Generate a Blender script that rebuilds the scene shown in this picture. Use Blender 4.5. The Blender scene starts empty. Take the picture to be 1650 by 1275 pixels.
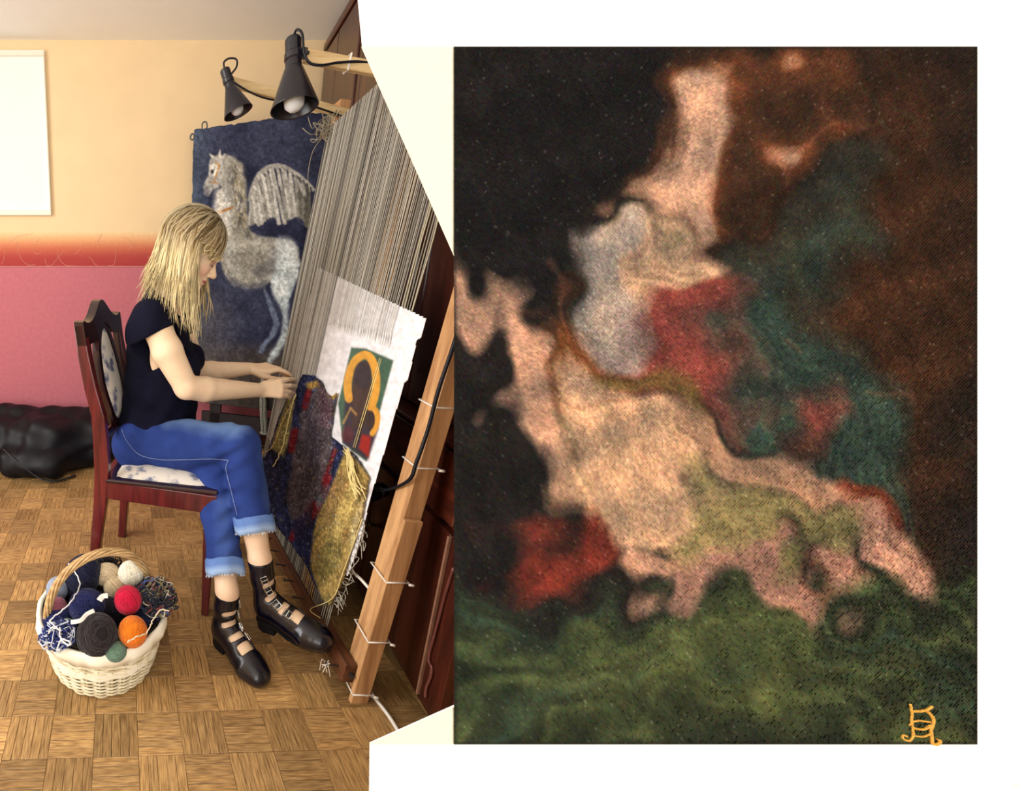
import bpy, math, random
import numpy as np
from mathutils import Vector, Matrix

# ------------------------------------------------------------------ camera
F, CX, CY, HC = 720.0, 215.0, 637.5, 1.2          # focal length and principal point for a 1650 x 1275 frame
PITCH = math.atan(190.5 / F)
sc = bpy.context.scene
col = sc.collection
cam_d = bpy.data.cameras.new('camera')
cam = bpy.data.objects.new('camera', cam_d)
col.objects.link(cam)
cam.location = (0, 0, HC)
cam.rotation_euler = (math.pi / 2 - PITCH, 0, 0)
cam_d.sensor_fit = 'HORIZONTAL'
cam_d.sensor_width = 36.0
cam_d.lens = 36.0 * F / 1650.0
cam_d.shift_x = (825.0 - CX) / 1650.0
cam_d.shift_y = 0.0
cam_d.clip_start = 0.02
sc.camera = cam

# ------------------------------------------------------------------ light
sc.view_settings.view_transform = 'Standard'
sc.view_settings.look = 'None'
sc.view_settings.gamma = 1.0
sc.view_settings.use_curve_mapping = False
sc.view_settings.exposure = 0.0
world = bpy.data.worlds.new('daylight')
sc.world = world
world.use_nodes = True
world.node_tree.nodes['Background'].inputs[0].default_value = (0.86, 0.93, 1.0, 1)
world.node_tree.nodes['Background'].inputs[1].default_value = 1.0

def area(name, loc, target, size, energy, color):
    d = bpy.data.lights.new(name, 'AREA')
    d.shape = 'RECTANGLE'
    d.size, d.size_y = size
    d.energy = energy
    d.color = color
    o = bpy.data.objects.new(name, d)
    o.location = loc
    o.rotation_euler = (Vector(target) - Vector(loc)).to_track_quat('-Z', 'Z').to_euler()
    col.objects.link(o)
    return o

# area lamps inside two unseen windows, behind and left, stand in for daylight
area('window_daylight_front', (0.1, -1.86, 1.45), (0.1, 3.0, 1.35), (3.2, 2.0), 62, (1.0, 0.97, 0.92))
area('window_daylight_side', (-1.92, 0.9, 1.5), (3.0, 1.1, 1.2), (1.9, 1.7), 62, (1.0, 0.97, 0.93))
# ------------------------------------------------------------------ helpers
rnd = random.Random(7)
cp, sp = math.cos(PITCH), math.sin(PITCH)
V = Vector

def ray(x, y):
    a, b = (x - CX) / F, (CY - y) / F
    return V((a, b * sp + cp, b * cp - sp))
CAMP = V((0, 0, HC))
def atY(x, y, Y):
    d = ray(x, y); return CAMP + d * (Y / d.y)
def atZ(x, y, Z=0.0):
    d = ray(x, y); return CAMP + d * ((Z - HC) / d.z)
def atD(x, y, D):
    return CAMP + ray(x, y) * D
def atPl(x, y, n, q):
    n, q, d = V(n), V(q), ray(x, y)
    return CAMP + d * (n.dot(q - CAMP) / n.dot(d))

def lin(c):
    return tuple(((v / 255) / 12.92 if v / 255 <= 0.04045 else ((v / 255 + 0.055) / 1.055) ** 2.4) for v in c)

def _nodes(name):
    m = bpy.data.materials.new(name)
    m.use_nodes = True
    nt = m.node_tree
    return m, nt, nt.nodes['Principled BSDF']

def add_bump(nt, bsdf, height_socket, strength, dist=0.002):
    b = nt.nodes.new('ShaderNodeBump')
    b.inputs['Strength'].default_value = strength
    b.inputs['Distance'].default_value = dist
    nt.links.new(height_socket, b.inputs['Height'])
    nt.links.new(b.outputs[0], bsdf.inputs['Normal'])

def mat(name, c, rough=0.7, var=0.12, scale=30, bump=0.0, bdist=0.002, metal=0.0, spec=0.3, c2=None, detail=4, stretch=None, coat=0.0, sheen=0.0):
    """one colour, mottled by object-space noise"""
    m, nt, b = _nodes(name)
    c = lin(c)
    c2 = lin(c2) if c2 else tuple(v * (1 - var) for v in c)
    c1 = tuple(min(1, v * (1 + var)) for v in c) if not c2 or var else c
    tc = nt.nodes.new('ShaderNodeTexCoord')
    mp = nt.nodes.new('ShaderNodeMapping')
    if stretch: mp.inputs['Scale'].default_value = stretch
    n = nt.nodes.new('ShaderNodeTexNoise')
    n.inputs['Scale'].default_value = scale
    n.inputs['Detail'].default_value = detail
    r = nt.nodes.new('ShaderNodeValToRGB')
    r.color_ramp.elements[0].position = 0.3
    r.color_ramp.elements[1].position = 0.7
    r.color_ramp.elements[0].color = (*c2, 1)
    r.color_ramp.elements[1].color = (*c1, 1)
    L = nt.links.new
    L(tc.outputs['Object'], mp.inputs[0]); L(mp.outputs[0], n.inputs['Vector'])
    L(n.outputs['Fac'], r.inputs[0]); L(r.outputs[0], b.inputs['Base Color'])
    b.inputs['Roughness'].default_value = rough
    b.inputs['Metallic'].default_value = metal
    b.inputs['Specular IOR Level'].default_value = spec
    b.inputs['Coat Weight'].default_value = coat
    b.inputs['Sheen Weight'].default_value = sheen
    if bump: add_bump(nt, b, n.outputs['Fac'], bump, bdist)
    return m

def wood(name, dark, light, rough=0.45, scale=9, axis=2, spec=0.4, coat=0.0, rand=0.0, fine=1.0):
    """grain running along one object axis; rand varies tone per object"""
    m, nt, b = _nodes(name)
    L = nt.links.new
    tc = nt.nodes.new('ShaderNodeTexCoord')
    oi = nt.nodes.new('ShaderNodeObjectInfo')
    ad = nt.nodes.new('ShaderNodeVectorMath'); ad.operation = 'MULTIPLY_ADD'
    ad.inputs[1].default_value = (1, 1, 1)
    cmb = nt.nodes.new('ShaderNodeVectorMath'); cmb.operation = 'SCALE'
    cmb.inputs[0].default_value = (13, 7, 5)
    L(oi.outputs['Random'], cmb.inputs['Scale'])
    L(tc.outputs['Object'], ad.inputs[0]); L(cmb.outputs[0], ad.inputs[2])
    mp = nt.nodes.new('ShaderNodeMapping')
    s = [1.0, 1.0, 1.0]; s[axis] = 0.07
    mp.inputs['Scale'].default_value = s
    L(ad.outputs[0], mp.inputs[0])
    n = nt.nodes.new('ShaderNodeTexNoise')
    n.inputs['Scale'].default_value = scale * 6; n.inputs['Detail'].default_value = 7; n.inputs['Distortion'].default_value = 0.6
    L(mp.outputs[0], n.inputs['Vector'])
    n2 = nt.nodes.new('ShaderNodeTexNoise')
    n2.inputs['Scale'].default_value = scale * 30; n2.inputs['Detail'].default_value = 3
    L(mp.outputs[0], n2.inputs['Vector'])
    mx = nt.nodes.new('ShaderNodeMath'); mx.operation = 'MULTIPLY_ADD'
    mx.inputs[1].default_value = 0.35 * fine
    L(n2.outputs['Fac'], mx.inputs[0]); L(n.outputs['Fac'], mx.inputs[2])
    r = nt.nodes.new('ShaderNodeValToRGB')
    r.color_ramp.elements[0].position = 0.48; r.color_ramp.elements[1].position = 0.86
    r.color_ramp.elements[0].color = (*lin(dark), 1); r.color_ramp.elements[1].color = (*lin(light), 1)
    L(mx.outputs[0], r.inputs[0])
    if rand:
        hv = nt.nodes.new('ShaderNodeHueSaturation')
        mr = nt.nodes.new('ShaderNodeMapRange')
        mr.inputs['To Min'].default_value = 1 - rand; mr.inputs['To Max'].default_value = 1 + rand
        L(oi.outputs['Random'], mr.inputs['Value']); L(mr.outputs[0], hv.inputs['Value'])
        L(r.outputs[0], hv.inputs['Color']); L(hv.outputs[0], b.inputs['Base Color'])
    else:
        L(r.outputs[0], b.inputs['Base Color'])
    b.inputs['Roughness'].default_value = rough
    b.inputs['Specular IOR Level'].default_value = spec
    b.inputs['Coat Weight'].default_value = coat
    add_bump(nt, b, mx.outputs[0], 0.25, 0.001)
    return m

def attr_mat(name, rough=0.85, weave=0, spec=0.2, bump=0.3, noise=0.0, nscale=400, sheen=0.0):
    """colour from the mesh's own Col attribute (dyed yarn, print), fine yarn relief on top"""
    m, nt, b = _nodes(name)
    L = nt.links.new
    a = nt.nodes.new('ShaderNodeAttribute'); a.attribute_name = 'Col'
    out = a.outputs['Color']
    tc = nt.nodes.new('ShaderNodeTexCoord')
    n = nt.nodes.new('ShaderNodeTexNoise'); n.inputs['Scale'].default_value = nscale; n.inputs['Detail'].default_value = 2
    L(tc.outputs['Object'], n.inputs['Vector'])
    if noise:
        hv = nt.nodes.new('ShaderNodeHueSaturation')
        mr = nt.nodes.new('ShaderNodeMapRange')
        mr.inputs['From Min'].default_value = 0.3; mr.inputs['From Max'].default_value = 0.7
        mr.inputs['To Min'].default_value = 1 - noise; mr.inputs['To Max'].default_value = 1 + noise
        L(n.outputs['Fac'], mr.inputs['Value']); L(mr.outputs[0], hv.inputs['Value'])
        L(out, hv.inputs['Color']); out = hv.outputs[0]
    L(out, b.inputs['Base Color'])
    b.inputs['Roughness'].default_value = rough
    b.inputs['Specular IOR Level'].default_value = spec
    b.inputs['Sheen Weight'].default_value = sheen
    if bump: add_bump(nt, b, n.outputs['Fac'], bump, 0.0015)
    return m

def link(o, parent=None):
    col.objects.link(o)
    if parent is not None: o.parent = parent
    return o

def tag(o, label, cat, group=None, kind=None):
    if label: o['label'] = label
    if cat: o['category'] = cat
    if group: o['group'] = group
    if kind: o['kind'] = kind
    return o

def empty(name, loc, label=None, cat=None, group=None, rotz=0.0):
    o = bpy.data.objects.new(name, None)
    o.empty_display_size = 0.05
    o.location = loc; o.rotation_euler = (0, 0, rotz)
    col.objects.link(o)
    return tag(o, label, cat, group)

def setcol(me, cols):
    """per-vertex linear colours"""
    at = me.color_attributes.new('Col', 'FLOAT_COLOR', 'POINT')
    a = np.ones((len(me.vertices), 4), np.float32); a[:, :3] = cols
    at.data.foreach_set('color', a.ravel())

def mesh(name, verts, faces, m, parent=None, smooth=False, cols=None, ref=None):
    """world-space verts; stored relative to ref, or to the parent's origin"""
    me = bpy.data.meshes.new(name)
    o = bpy.data.objects.new(name, me)
    vs = np.array([tuple(v) for v in verts], float) if not isinstance(verts, np.ndarray) else verts.astype(float)
    if parent is None and ref is None:
        ref = ((vs[:, 0].min() + vs[:, 0].max()) / 2, (vs[:, 1].min() + vs[:, 1].max()) / 2, vs[:, 2].min())
    if parent is None:
        o.location = ref
        vs = vs - np.array(ref)
    else:
        M = Matrix.Identity(4); p = parent; chain = []
        while p is not None: chain.append(p); p = p.parent
        for q in reversed(chain): M = M @ q.matrix_basis
        if M != Matrix.Identity(4):
            Mi = np.array(M.inverted())
            vs = vs @ Mi[:3, :3].T + Mi[:3, 3]
        c = np.array([(vs[:, i].min() + vs[:, i].max()) / 2 for i in range(3)])
        o.location = c
        vs = vs - c
    if isinstance(faces, np.ndarray): faces = faces.tolist()
    me.from_pydata(vs.tolist(), [], faces)
    me.update()
    if smooth: me.polygons.foreach_set('use_smooth', [True] * len(me.polygons))
    if cols is not None: setcol(me, cols)
    if m is not None: me.materials.append(m)
    link(o, parent)
    return o

class MB:
    """collects shapes in world space for ONE mesh"""
    def __init__(s): s.v, s.f, s.c = [], [], []
    def add(s, vs, fs, c=None):
        n = len(s.v)
        s.v += [tuple(v) for v in vs]
        s.f += [tuple(i + n for i in f) for f in fs]
        s.c += [c if c is not None else (1, 1, 1)] * len(vs)
    def box(s, lo, hi, M=None, bev=0.0, c=None):
        x0, y0, z0 = lo; x1, y1, z1 = hi
        b = min(bev, (x1 - x0) / 2.01, (y1 - y0) / 2.01, (z1 - z0) / 2.01)
        if b <= 0:
            vs = [V((x, y, z)) for x in (x0, x1) for y in (y0, y1) for z in (z0, z1)]
            fs = [(0, 1, 3, 2), (4, 6, 7, 5), (0, 4, 5, 1), (2, 3, 7, 6), (0, 2, 6, 4), (1, 5, 7, 3)]
        else:
            vs = []; idx = {}
            for i, x in enumerate((x0, x1)):
                for j, y in enumerate((y0, y1)):
                    for k, z in enumerate((z0, z1)):
                        sx, sy, sz = (1, -1)[i], (1, -1)[j], (1, -1)[k]
                        for a in range(3):
                            p = [x, y, z]
                            for q, sg in ((0, sx), (1, sy), (2, sz)):
                                if q != a: p[q] += sg * b
                            idx[i, j, k, a] = len(vs); vs.append(V(p))
            fs = []
            g = lambda i, j, k, a: idx[i, j, k, a]
            for i in (0, 1):
                q = [g(i, 0, 0, 0), g(i, 1, 0, 0), g(i, 1, 1, 0), g(i, 0, 1, 0)]; fs.append(q if i else q[::-1])
                q = [g(0, i, 0, 1), g(1, i, 0, 1), g(1, i, 1, 1), g(0, i, 1, 1)]; fs.append(q[::-1] if i else q)
                q = [g(0, 0, i, 2), g(1, 0, i, 2), g(1, 1, i, 2), g(0, 1, i, 2)]; fs.append(q if i else q[::-1])
            for i in (0, 1):
                for j in (0, 1):
                    q = [g(i, j, 0, 0), g(i, j, 1, 0), g(i, j, 1, 1), g(i, j, 0, 1)]; fs.append(q if i == j else q[::-1])
                    q = [g(i, 0, j, 0), g(i, 0, j, 2), g(i, 1, j, 2), g(i, 1, j, 0)]; fs.append(q if i == j else q[::-1])
                    q = [g(0, i, j, 1), g(1, i, j, 1), g(1, i, j, 2), g(0, i, j, 2)]; fs.append(q if i == j else q[::-1])
            for i in (0, 1):
                for j in (0, 1):
                    for k in (0, 1):
                        q = [g(i, j, k, 0), g(i, j, k, 1), g(i, j, k, 2)]; fs.append(q if (i + j + k) % 2 else q[::-1])
        if M is not None: vs = [M @ v for v in vs]
        s.add(vs, fs, c)
    def tube(s, pts, r, n=8, c=None, cap=True, up=None, sq=1.0):
        """tube along points; r number or list; sq flattens across the frame's second axis"""
        pts = [V(p) for p in pts]
        m = len(pts)
        rs = [r] * m if isinstance(r, (int, float)) else list(r)
        t0 = (pts[1] - pts[0]).normalized()
        a = V(up) if up is not None else (V((0, 0, 1)) if abs(t0.z) < 0.9 else V((1, 0, 0)))
        a = (a - t0 * a.dot(t0)).normalized()
        vs = []
        for i in range(m):
            t = (pts[min(i + 1, m - 1)] - pts[max(i - 1, 0)])
            t = t.normalized() if t.length > 1e-9 else t0
            a = (a - t * a.dot(t))
            a = a.normalized() if a.length > 1e-6 else t.orthogonal().normalized()
            b = t.cross(a)
            for k in range(n):
                w = 2 * math.pi * k / n
                vs.append(pts[i] + (a * math.cos(w) * sq + b * math.sin(w)) * rs[i])
        fs = [(i * n + k, i * n + (k + 1) % n, (i + 1) * n + (k + 1) % n, (i + 1) * n + k) for i in range(m - 1) for k in range(n)]
        if cap:
            fs.append(tuple(range(n))[::-1]); fs.append(tuple((m - 1) * n + k for k in range(n)))
        s.add(vs, fs, c)
    def lathe(s, prof, n=24, M=None, c=None, close=False):
        """profile (r, z) about local z"""
        vs = [V((r * math.cos(2 * math.pi * k / n), r * math.sin(2 * math.pi * k / n), z)) for r, z in prof for k in range(n)]
        m = len(prof)
        fs = [(i * n + k, i * n + (k + 1) % n, (i + 1) * n + (k + 1) % n, (i + 1) * n + k) for i in range(m - 1) for k in range(n)]
        if close:
            fs += [((m - 1) * n + k, (m - 1) * n + (k + 1) % n, (k + 1) % n, k) for k in range(n)]
        if M is not None: vs = [M @ v for v in vs]
        s.add(vs, fs, c)
    def prism(s, poly, dvec, c=None):
        """planar polygon (3D points) pushed along dvec"""
        n = len(poly); d = V(dvec)
        vs = [V(p) for p in poly] + [V(p) + d for p in poly]
        fs = [tuple(range(n))[::-1], tuple(range(n, 2 * n))] + [(i, (i + 1) % n, n + (i + 1) % n, n + i) for i in range(n)]
        s.add(vs, fs, c)
    def build(s, name, m, parent=None, smooth=False, usecol=False, ref=None):
        return mesh(name, s.v, s.f, m, parent, smooth, s.c if usecol else None, ref)

def frame(o, x, y, z):
    """matrix with given origin and axes"""
    M = Matrix.Identity(4)
    for i, a in enumerate((V(x), V(y), V(z))):
        for r in range(3): M[r][i] = a[r]
    for r in range(3): M[r][3] = o[r]
    return M

def smooth_path(pts, n=8):
    """Catmull-Rom through the points"""
    P = [V(p) for p in pts]; out = []
    for i in range(len(P) - 1):
        a, b, c, d = P[max(i - 1, 0)], P[i], P[i + 1], P[min(i + 2, len(P) - 1)]
        for k in range(n):
            t = k / n
            out.append(0.5 * ((2 * b) + (c - a) * t + (2 * a - 5 * b + 4 * c - d) * t * t + (3 * b - a - 3 * c + d) * t ** 3))
    out.append(P[-1])
    return out

# ---- signed-distance bodies turned into one continuous surface
class SDF:
    def __init__(s, lo, hi, h):
        s.lo = np.array(lo, np.float32); s.h = h
        s.n = [int(math.ceil((hi[i] - lo[i]) / h)) + 1 for i in range(3)]
        s.ax = [s.lo[i] + h * np.arange(s.n[i], dtype=np.float32) for i in range(3)]
        s.f = np.full(s.n, 10.0, np.float32)
    def _win(s, lo, hi):
        w = []
        for i in range(3):
            a = max(0, int((lo[i] - s.lo[i]) / s.h)); b = min(s.n[i], int((hi[i] - s.lo[i]) / s.h) + 2)
            if b <= a: return None
            w.append(slice(a, b))
        return tuple(w)
    def _pts(s, w):
        return (s.ax[0][w[0]][:, None, None], s.ax[1][w[1]][None, :, None], s.ax[2][w[2]][None, None, :])
    def _mix(s, w, d, k, cut):
        a = s.f[w]
        if cut:
            d = -d
            if k:
                h = np.clip(0.5 - 0.5 * (d - a) / k, 0, 1); s.f[w] = d * (1 - h) + a * h + k * h * (1 - h)
            else: s.f[w] = np.maximum(a, d)
        elif k:
            h = np.clip(0.5 + 0.5 * (d - a) / k, 0, 1); s.f[w] = d * (1 - h) + a * h - k * h * (1 - h)
        else: s.f[w] = np.minimum(a, d)
    def cone(s, a, b, ra, rb, k=0.01, w=None, q=1.0, cut=False):
        a, b = np.array(a, np.float32), np.array(b, np.float32)
        m = max(ra, rb) / min(q, 1.0) + k + 0.012
        win = s._win(np.minimum(a, b) - m, np.maximum(a, b) + m)
        if win is None: return
        x, y, z = s._pts(win)
        ba = b - a; l2 = float(ba @ ba) + 1e-9
        px, py, pz = x - a[0], y - a[1], z - a[2]
        t = np.clip((px * ba[0] + py * ba[1] + pz * ba[2]) / l2, 0, 1)
        px, py, pz = px - t * ba[0], py - t * ba[1], pz - t * ba[2]
        if w is not None and q != 1.0:
            dd = (px * w[0] + py * w[1] + pz * w[2]) * (q - 1)
            px, py, pz = px + dd * w[0], py + dd * w[1], pz + dd * w[2]
        s._mix(win, np.sqrt(px * px + py * py + pz * pz) - (ra + (rb - ra) * t), k, cut)
    def chain(s, pts, rs, k=0.01, w=None, q=1.0):
        for i in range(len(pts) - 1): s.cone(pts[i], pts[i + 1], rs[i], rs[i + 1], k, w, q)
    def ell(s, c, R, r, k=0.01, cut=False):
        """ellipsoid: centre, 3 axis vectors, 3 radii"""
        c = np.array(c, np.float32); m = max(r) + k + 0.012
        win = s._win(c - m, c + m)
        if win is None: return
        x, y, z = s._pts(win)
        px, py, pz = x - c[0], y - c[1], z - c[2]
        k0 = 0; k1 = 0
        for a, ri in zip(R, r):
            e = px * a[0] + py * a[1] + pz * a[2]
            k0 = k0 + (e / ri) ** 2; k1 = k1 + (e / ri ** 2) ** 2
        k0 = np.sqrt(k0); k1 = np.sqrt(k1) + 1e-6
        s._mix(win, k0 * (k0 - 1) / k1, k, cut)
    def box(s, c, R, hb, k=0.0, cut=False, rd=0.0):
        c = np.array(c, np.float32); m = float(np.linalg.norm(hb)) + k + 0.012
        win = s._win(c - m, c + m)
        if win is None: return
        x, y, z = s._pts(win)
        px, py, pz = x - c[0], y - c[1], z - c[2]
        qs = [np.abs(px * a[0] + py * a[1] + pz * a[2]) - (b - rd) for a, b in zip(R, hb)]
        o = np.sqrt(sum(np.maximum(v, 0) ** 2 for v in qs)) + np.minimum(np.maximum(np.maximum(qs[0], qs[1]), qs[2]), 0) - rd
        s._mix(win, o, k, cut)
    def noise(s, fn):
        s.f = s.f + fn(*np.broadcast_arrays(s.ax[0][:, None, None], s.ax[1][None, :, None], s.ax[2][None, None, :])).astype(np.float32)
    def surf(s):
        f = s.f; sg = f < 0
        c = np.zeros([n - 1 for n in s.n], np.int8)
        offs = [(i, j, k) for i in (0, 1) for j in (0, 1) for k in (0, 1)]
        nx, ny, nz = c.shape
        for i, j, k in offs: c += sg[i:i + nx, j:j + ny, k:k + nz]
        cells = np.argwhere((c > 0) & (c < 8))
        vals = np.stack([f[cells[:, 0] + i, cells[:, 1] + j, cells[:, 2] + k] for i, j, k in offs], 1)
        acc = np.zeros((len(cells), 3)); cnt = np.zeros(len(cells))
        for a in range(8):
            for b in range(a + 1, 8):
                d = np.array(offs[b]) - np.array(offs[a])
                if np.abs(d).sum() != 1: continue
                va, vb = vals[:, a], vals[:, b]
                m = (va < 0) != (vb < 0)
                t = va[m] / (va[m] - vb[m])
                acc[m] += np.array(offs[a]) + t[:, None] * d; cnt[m] += 1
        verts = s.lo + (cells + acc / cnt[:, None]) * s.h
        idx = np.full(c.shape, -1, np.int32); idx[cells[:, 0], cells[:, 1], cells[:, 2]] = np.arange(len(cells))
        faces = []
        for ax in range(3):
            u, w = (ax + 1) % 3, (ax + 2) % 3
            sl = [slice(None)] * 3; sh = [slice(None)] * 3
            sl[ax] = slice(0, -1); sh[ax] = slice(1, None)
            A, B = sg[tuple(sl)], sg[tuple(sh)]
            e = np.argwhere(A != B)
            ok = (e[:, u] > 0) & (e[:, w] > 0) & (e[:, u] < c.shape[u]) & (e[:, w] < c.shape[w])
            e = e[ok]
            fl = A[e[:, 0], e[:, 1], e[:, 2]]
            q = []
            for du, dw in ((-1, -1), (0, -1), (0, 0), (-1, 0)):
                g = e.copy(); g[:, u] += du; g[:, w] += dw
                q.append(idx[g[:, 0], g[:, 1], g[:, 2]])
            q = np.stack(q, 1)
            q[~fl] = q[~fl][:, ::-1]
            faces.append(q)
        faces = np.concatenate(faces)
        return verts.astype(float), faces[(faces >= 0).all(1)]
# ------------------------------------------------------------------ 2D paint helpers for dyed yarn and print
def vnoise(x, y, scale, seed=0, octv=4):
    """smooth value noise, 0..1"""
    out = np.zeros_like(x, dtype=float); amp = 1.0; tot = 0.0
    for o in range(octv):
        g = np.random.RandomState(seed * 31 + o).rand(64, 64)
        u, w = x / scale * 2 ** o, y / scale * 2 ** o
        i, j = np.floor(u).astype(int), np.floor(w).astype(int)
        fu, fw = u - i, w - j
        fu, fw = fu * fu * (3 - 2 * fu), fw * fw * (3 - 2 * fw)
        A = g[i % 64, j % 64]; B = g[(i + 1) % 64, j % 64]; Cc = g[i % 64, (j + 1) % 64]; D = g[(i + 1) % 64, (j + 1) % 64]
        out += amp * ((A * (1 - fu) + B * fu) * (1 - fw) + (Cc * (1 - fu) + D * fu) * fw)
        tot += amp; amp *= 0.55
    return out / tot

def polydist(x, y, poly):
    """signed distance to a polygon, negative inside"""
    P = np.array(poly, float); n = len(P)
    d = np.full(x.shape, 1e9); ins = np.zeros(x.shape, bool)
    for i in range(n):
        ax, ay = P[i]; bx, by = P[(i + 1) % n]
        ex, ey = bx - ax, by - ay
        t = np.clip(((x - ax) * ex + (y - ay) * ey) / (ex * ex + ey * ey + 1e-9), 0, 1)
        d = np.minimum(d, np.hypot(x - ax - t * ex, y - ay - t * ey))
        cr = ((ay > y) != (by > y)) & (x < ex * (y - ay) / (ey if abs(ey) > 1e-9 else 1e-9) + ax)
        ins ^= cr
    return np.where(ins, -d, d)

def segdist(x, y, a, b):
    ex, ey = b[0] - a[0], b[1] - a[1]
    t = np.clip(((x - a[0]) * ex + (y - a[1]) * ey) / (ex * ex + ey * ey + 1e-9), 0, 1)
    return np.hypot(x - a[0] - t * ex, y - a[1] - t * ey), t

class Paint:
    """blends sRGB colours over points (x, y)"""
    def __init__(s, x, y, base):
        s.x, s.y = x, y
        s.c = np.tile(np.array(base, float), (len(x), 1))
    def put(s, w, c):
        w = np.clip(w, 0, 1)[:, None]
        s.c = s.c * (1 - w) + np.array(c, float) * w
    def poly(s, pts, c, soft=4, a=1.0, jit=0.0, js=14, seed=3):
        x, y = s.x, s.y
        if jit:
            x = x + (vnoise(x, y, js, seed) - 0.5) * 2 * jit; y = y + (vnoise(x, y, js, seed + 9) - 0.5) * 2 * jit
        s.put(a * np.clip(0.5 - polydist(x, y, pts) / soft, 0, 1), c)
    def blob(s, cx, cy, rx, ry, c, a=1.0, ang=0.0, soft=0.5, jit=0.25, js=60, seed=1):
        dx, dy = s.x - cx, s.y - cy
        ca, sa = math.cos(ang), math.sin(ang)
        u, w = (dx * ca + dy * sa) / rx, (-dx * sa + dy * ca) / ry
        r = np.sqrt(u * u + w * w) + (vnoise(s.x, s.y, js, seed) - 0.5) * 2 * jit
        s.put(a * np.clip((1 + soft / 2 - r) / soft, 0, 1), c)
    def line(s, a, b, w, c, al=1.0, w2=None, soft=2.0):
        d, t = segdist(s.x, s.y, a, b)
        ww = w if w2 is None else w + (w2 - w) * t
        s.put(al * np.clip((ww - d) / soft + 0.5, 0, 1), c)
    def speck(s, amt, scale=3.0, seed=5, octv=2):
        s.c = np.clip(s.c * (1 + (vnoise(s.x, s.y, scale, seed, octv) - 0.5)[:, None] * 2 * amt), 0, 255)
    def lin(s):
        v = np.clip(s.c, 0, 255) / 255
        return np.where(v <= 0.04045, v / 12.92, ((v + 0.055) / 1.055) ** 2.4)

def pix(P):
    """where world points fall in the 1650 x 1275 photograph (used only to lay out prints and weaves)"""
    v = np.asarray(P, float) - np.array([0, 0, HC])
    z = v[:, 1] * cp - v[:, 2] * sp
    u = v[:, 1] * sp + v[:, 2] * cp
    return CX + F * v[:, 0] / z, CY - F * u / z

# ------------------------------------------------------------------ materials of the room
M_peach = mat('peach_wall_paint', (243, 215, 170), 0.85, 0.03, 6, 0.08)
M_pink = mat('pink_wallpaper', (196, 112, 124), 0.7, 0.06, 40, 0.12)
M_ceil = mat('white_ceiling_paint', (250, 249, 245), 0.9, 0.01, 8)
M_floorbase = mat('floor_screed', (70, 50, 32), 0.9, 0.1, 12)
M_white = mat('white_lacquer', (250, 250, 247), 0.4, 0.01, 5)
M_board = mat('white_board_paint', (252, 252, 252), 0.8, 0.005, 5, spec=0.1)
M_cream = mat('cream_mount_card', (236, 235, 212), 0.9, 0.008, 20, spec=0.1)
M_glass, _nt, _b = _nodes('window_glass'); _b.inputs['Transmission Weight'].default_value = 1; _b.inputs['Roughness'].default_value = 0.0; _b.inputs['IOR'].default_value = 1.02
M_black_plastic = mat('black_plastic', (22, 22, 26), 0.35, 0.1, 30, spec=0.5)

# ------------------------------------------------------------------ room shell
XL, XR, YF, YB, ZC = -2.0, 1.75, -1.95, 3.1, 2.56
def slab(name, lo, hi, m):
    b = MB(); b.box(lo, hi); o = b.build(name, m); o['kind'] = 'structure'; return o
floor = slab('floor', (XL - .1, YF - .1, -0.10), (XR + .1, YB + .1, -0.009), M_floorbase)
slab('ceiling', (XL - .1, YF - .1, ZC), (XR + .1, YB + .1, ZC + .1), M_ceil)
wall_back = slab('wall_back', (XL - .1, YB, -0.009), (XR + .1, YB + .1, ZC), M_peach)
slab('wall_right', (XR, YF, -0.009), (XR + .1, YB, ZC), M_peach)
# left wall and front wall have window openings
b = MB()
for lo, hi in (((XL - .1, YF, -.009), (XL, -.1, ZC)), ((XL - .1, 1.9, -.009), (XL, YB, ZC)), ((XL - .1, -.1, -.009), (XL, 1.9, .62)), ((XL - .1, -.1, 2.38), (XL, 1.9, ZC))):
    b.box(lo, hi)
o = b.build('wall_left', M_peach); o['kind'] = 'structure'
b = MB()
for lo, hi in (((XL - .1, YF - .1, -.009), (-1.55, YF, ZC)), ((1.72, YF - .1, -.009), (XR + .1, YF, ZC)), ((-1.55, YF - .1, -.009), (1.72, YF, .42)), ((-1.55, YF - .1, 2.48), (1.72, YF, ZC))):
    b.box(lo, hi)
o = b.build('wall_front', M_peach); o['kind'] = 'structure'
def window(name, lo, hi, axis):
    """frame with a mullion and panes in an opening; axis is the wall's normal"""
    w = bpy.data.objects.new(name, None); w.location = tuple((lo[i] + hi[i]) / 2 for i in range(3)); col.objects.link(w); w['kind'] = 'structure'
    t = 0.06; h = 1 - axis                              # h: horizontal axis in the wall plane
    fb = MB()
    def bx(a0, a1, z0, z1):
        p, q = [0, 0, z0], [0, 0, z1]
        p[axis], q[axis] = lo[axis] + .02, hi[axis] - .02
        p[h], q[h] = a0, a1
        fb.box(p, q, bev=.006)
    a0, a1 = lo[h], hi[h]; mid = (a0 + a1) / 2
    bx(a0, a1, lo[2], lo[2] + t); bx(a0, a1, hi[2] - t, hi[2]); bx(a0, a0 + t, lo[2] + t, hi[2] - t); bx(a1 - t, a1, lo[2] + t, hi[2] - t); bx(mid - t / 2, mid + t / 2, lo[2] + t, hi[2] - t)
    fb.build('window_frame', M_white, w)
    for s0, s1 in ((a0 + t, mid - t / 2), (mid + t / 2, a1 - t)):
        pb = MB(); p, q = [0, 0, lo[2] + t], [0, 0, hi[2] - t]
        c = (lo[axis] + hi[axis]) / 2; p[axis], q[axis] = c - .004, c + .004; p[h], q[h] = s0, s1
        pb.box(p, q); pb.build('pane', M_glass, w)
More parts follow.
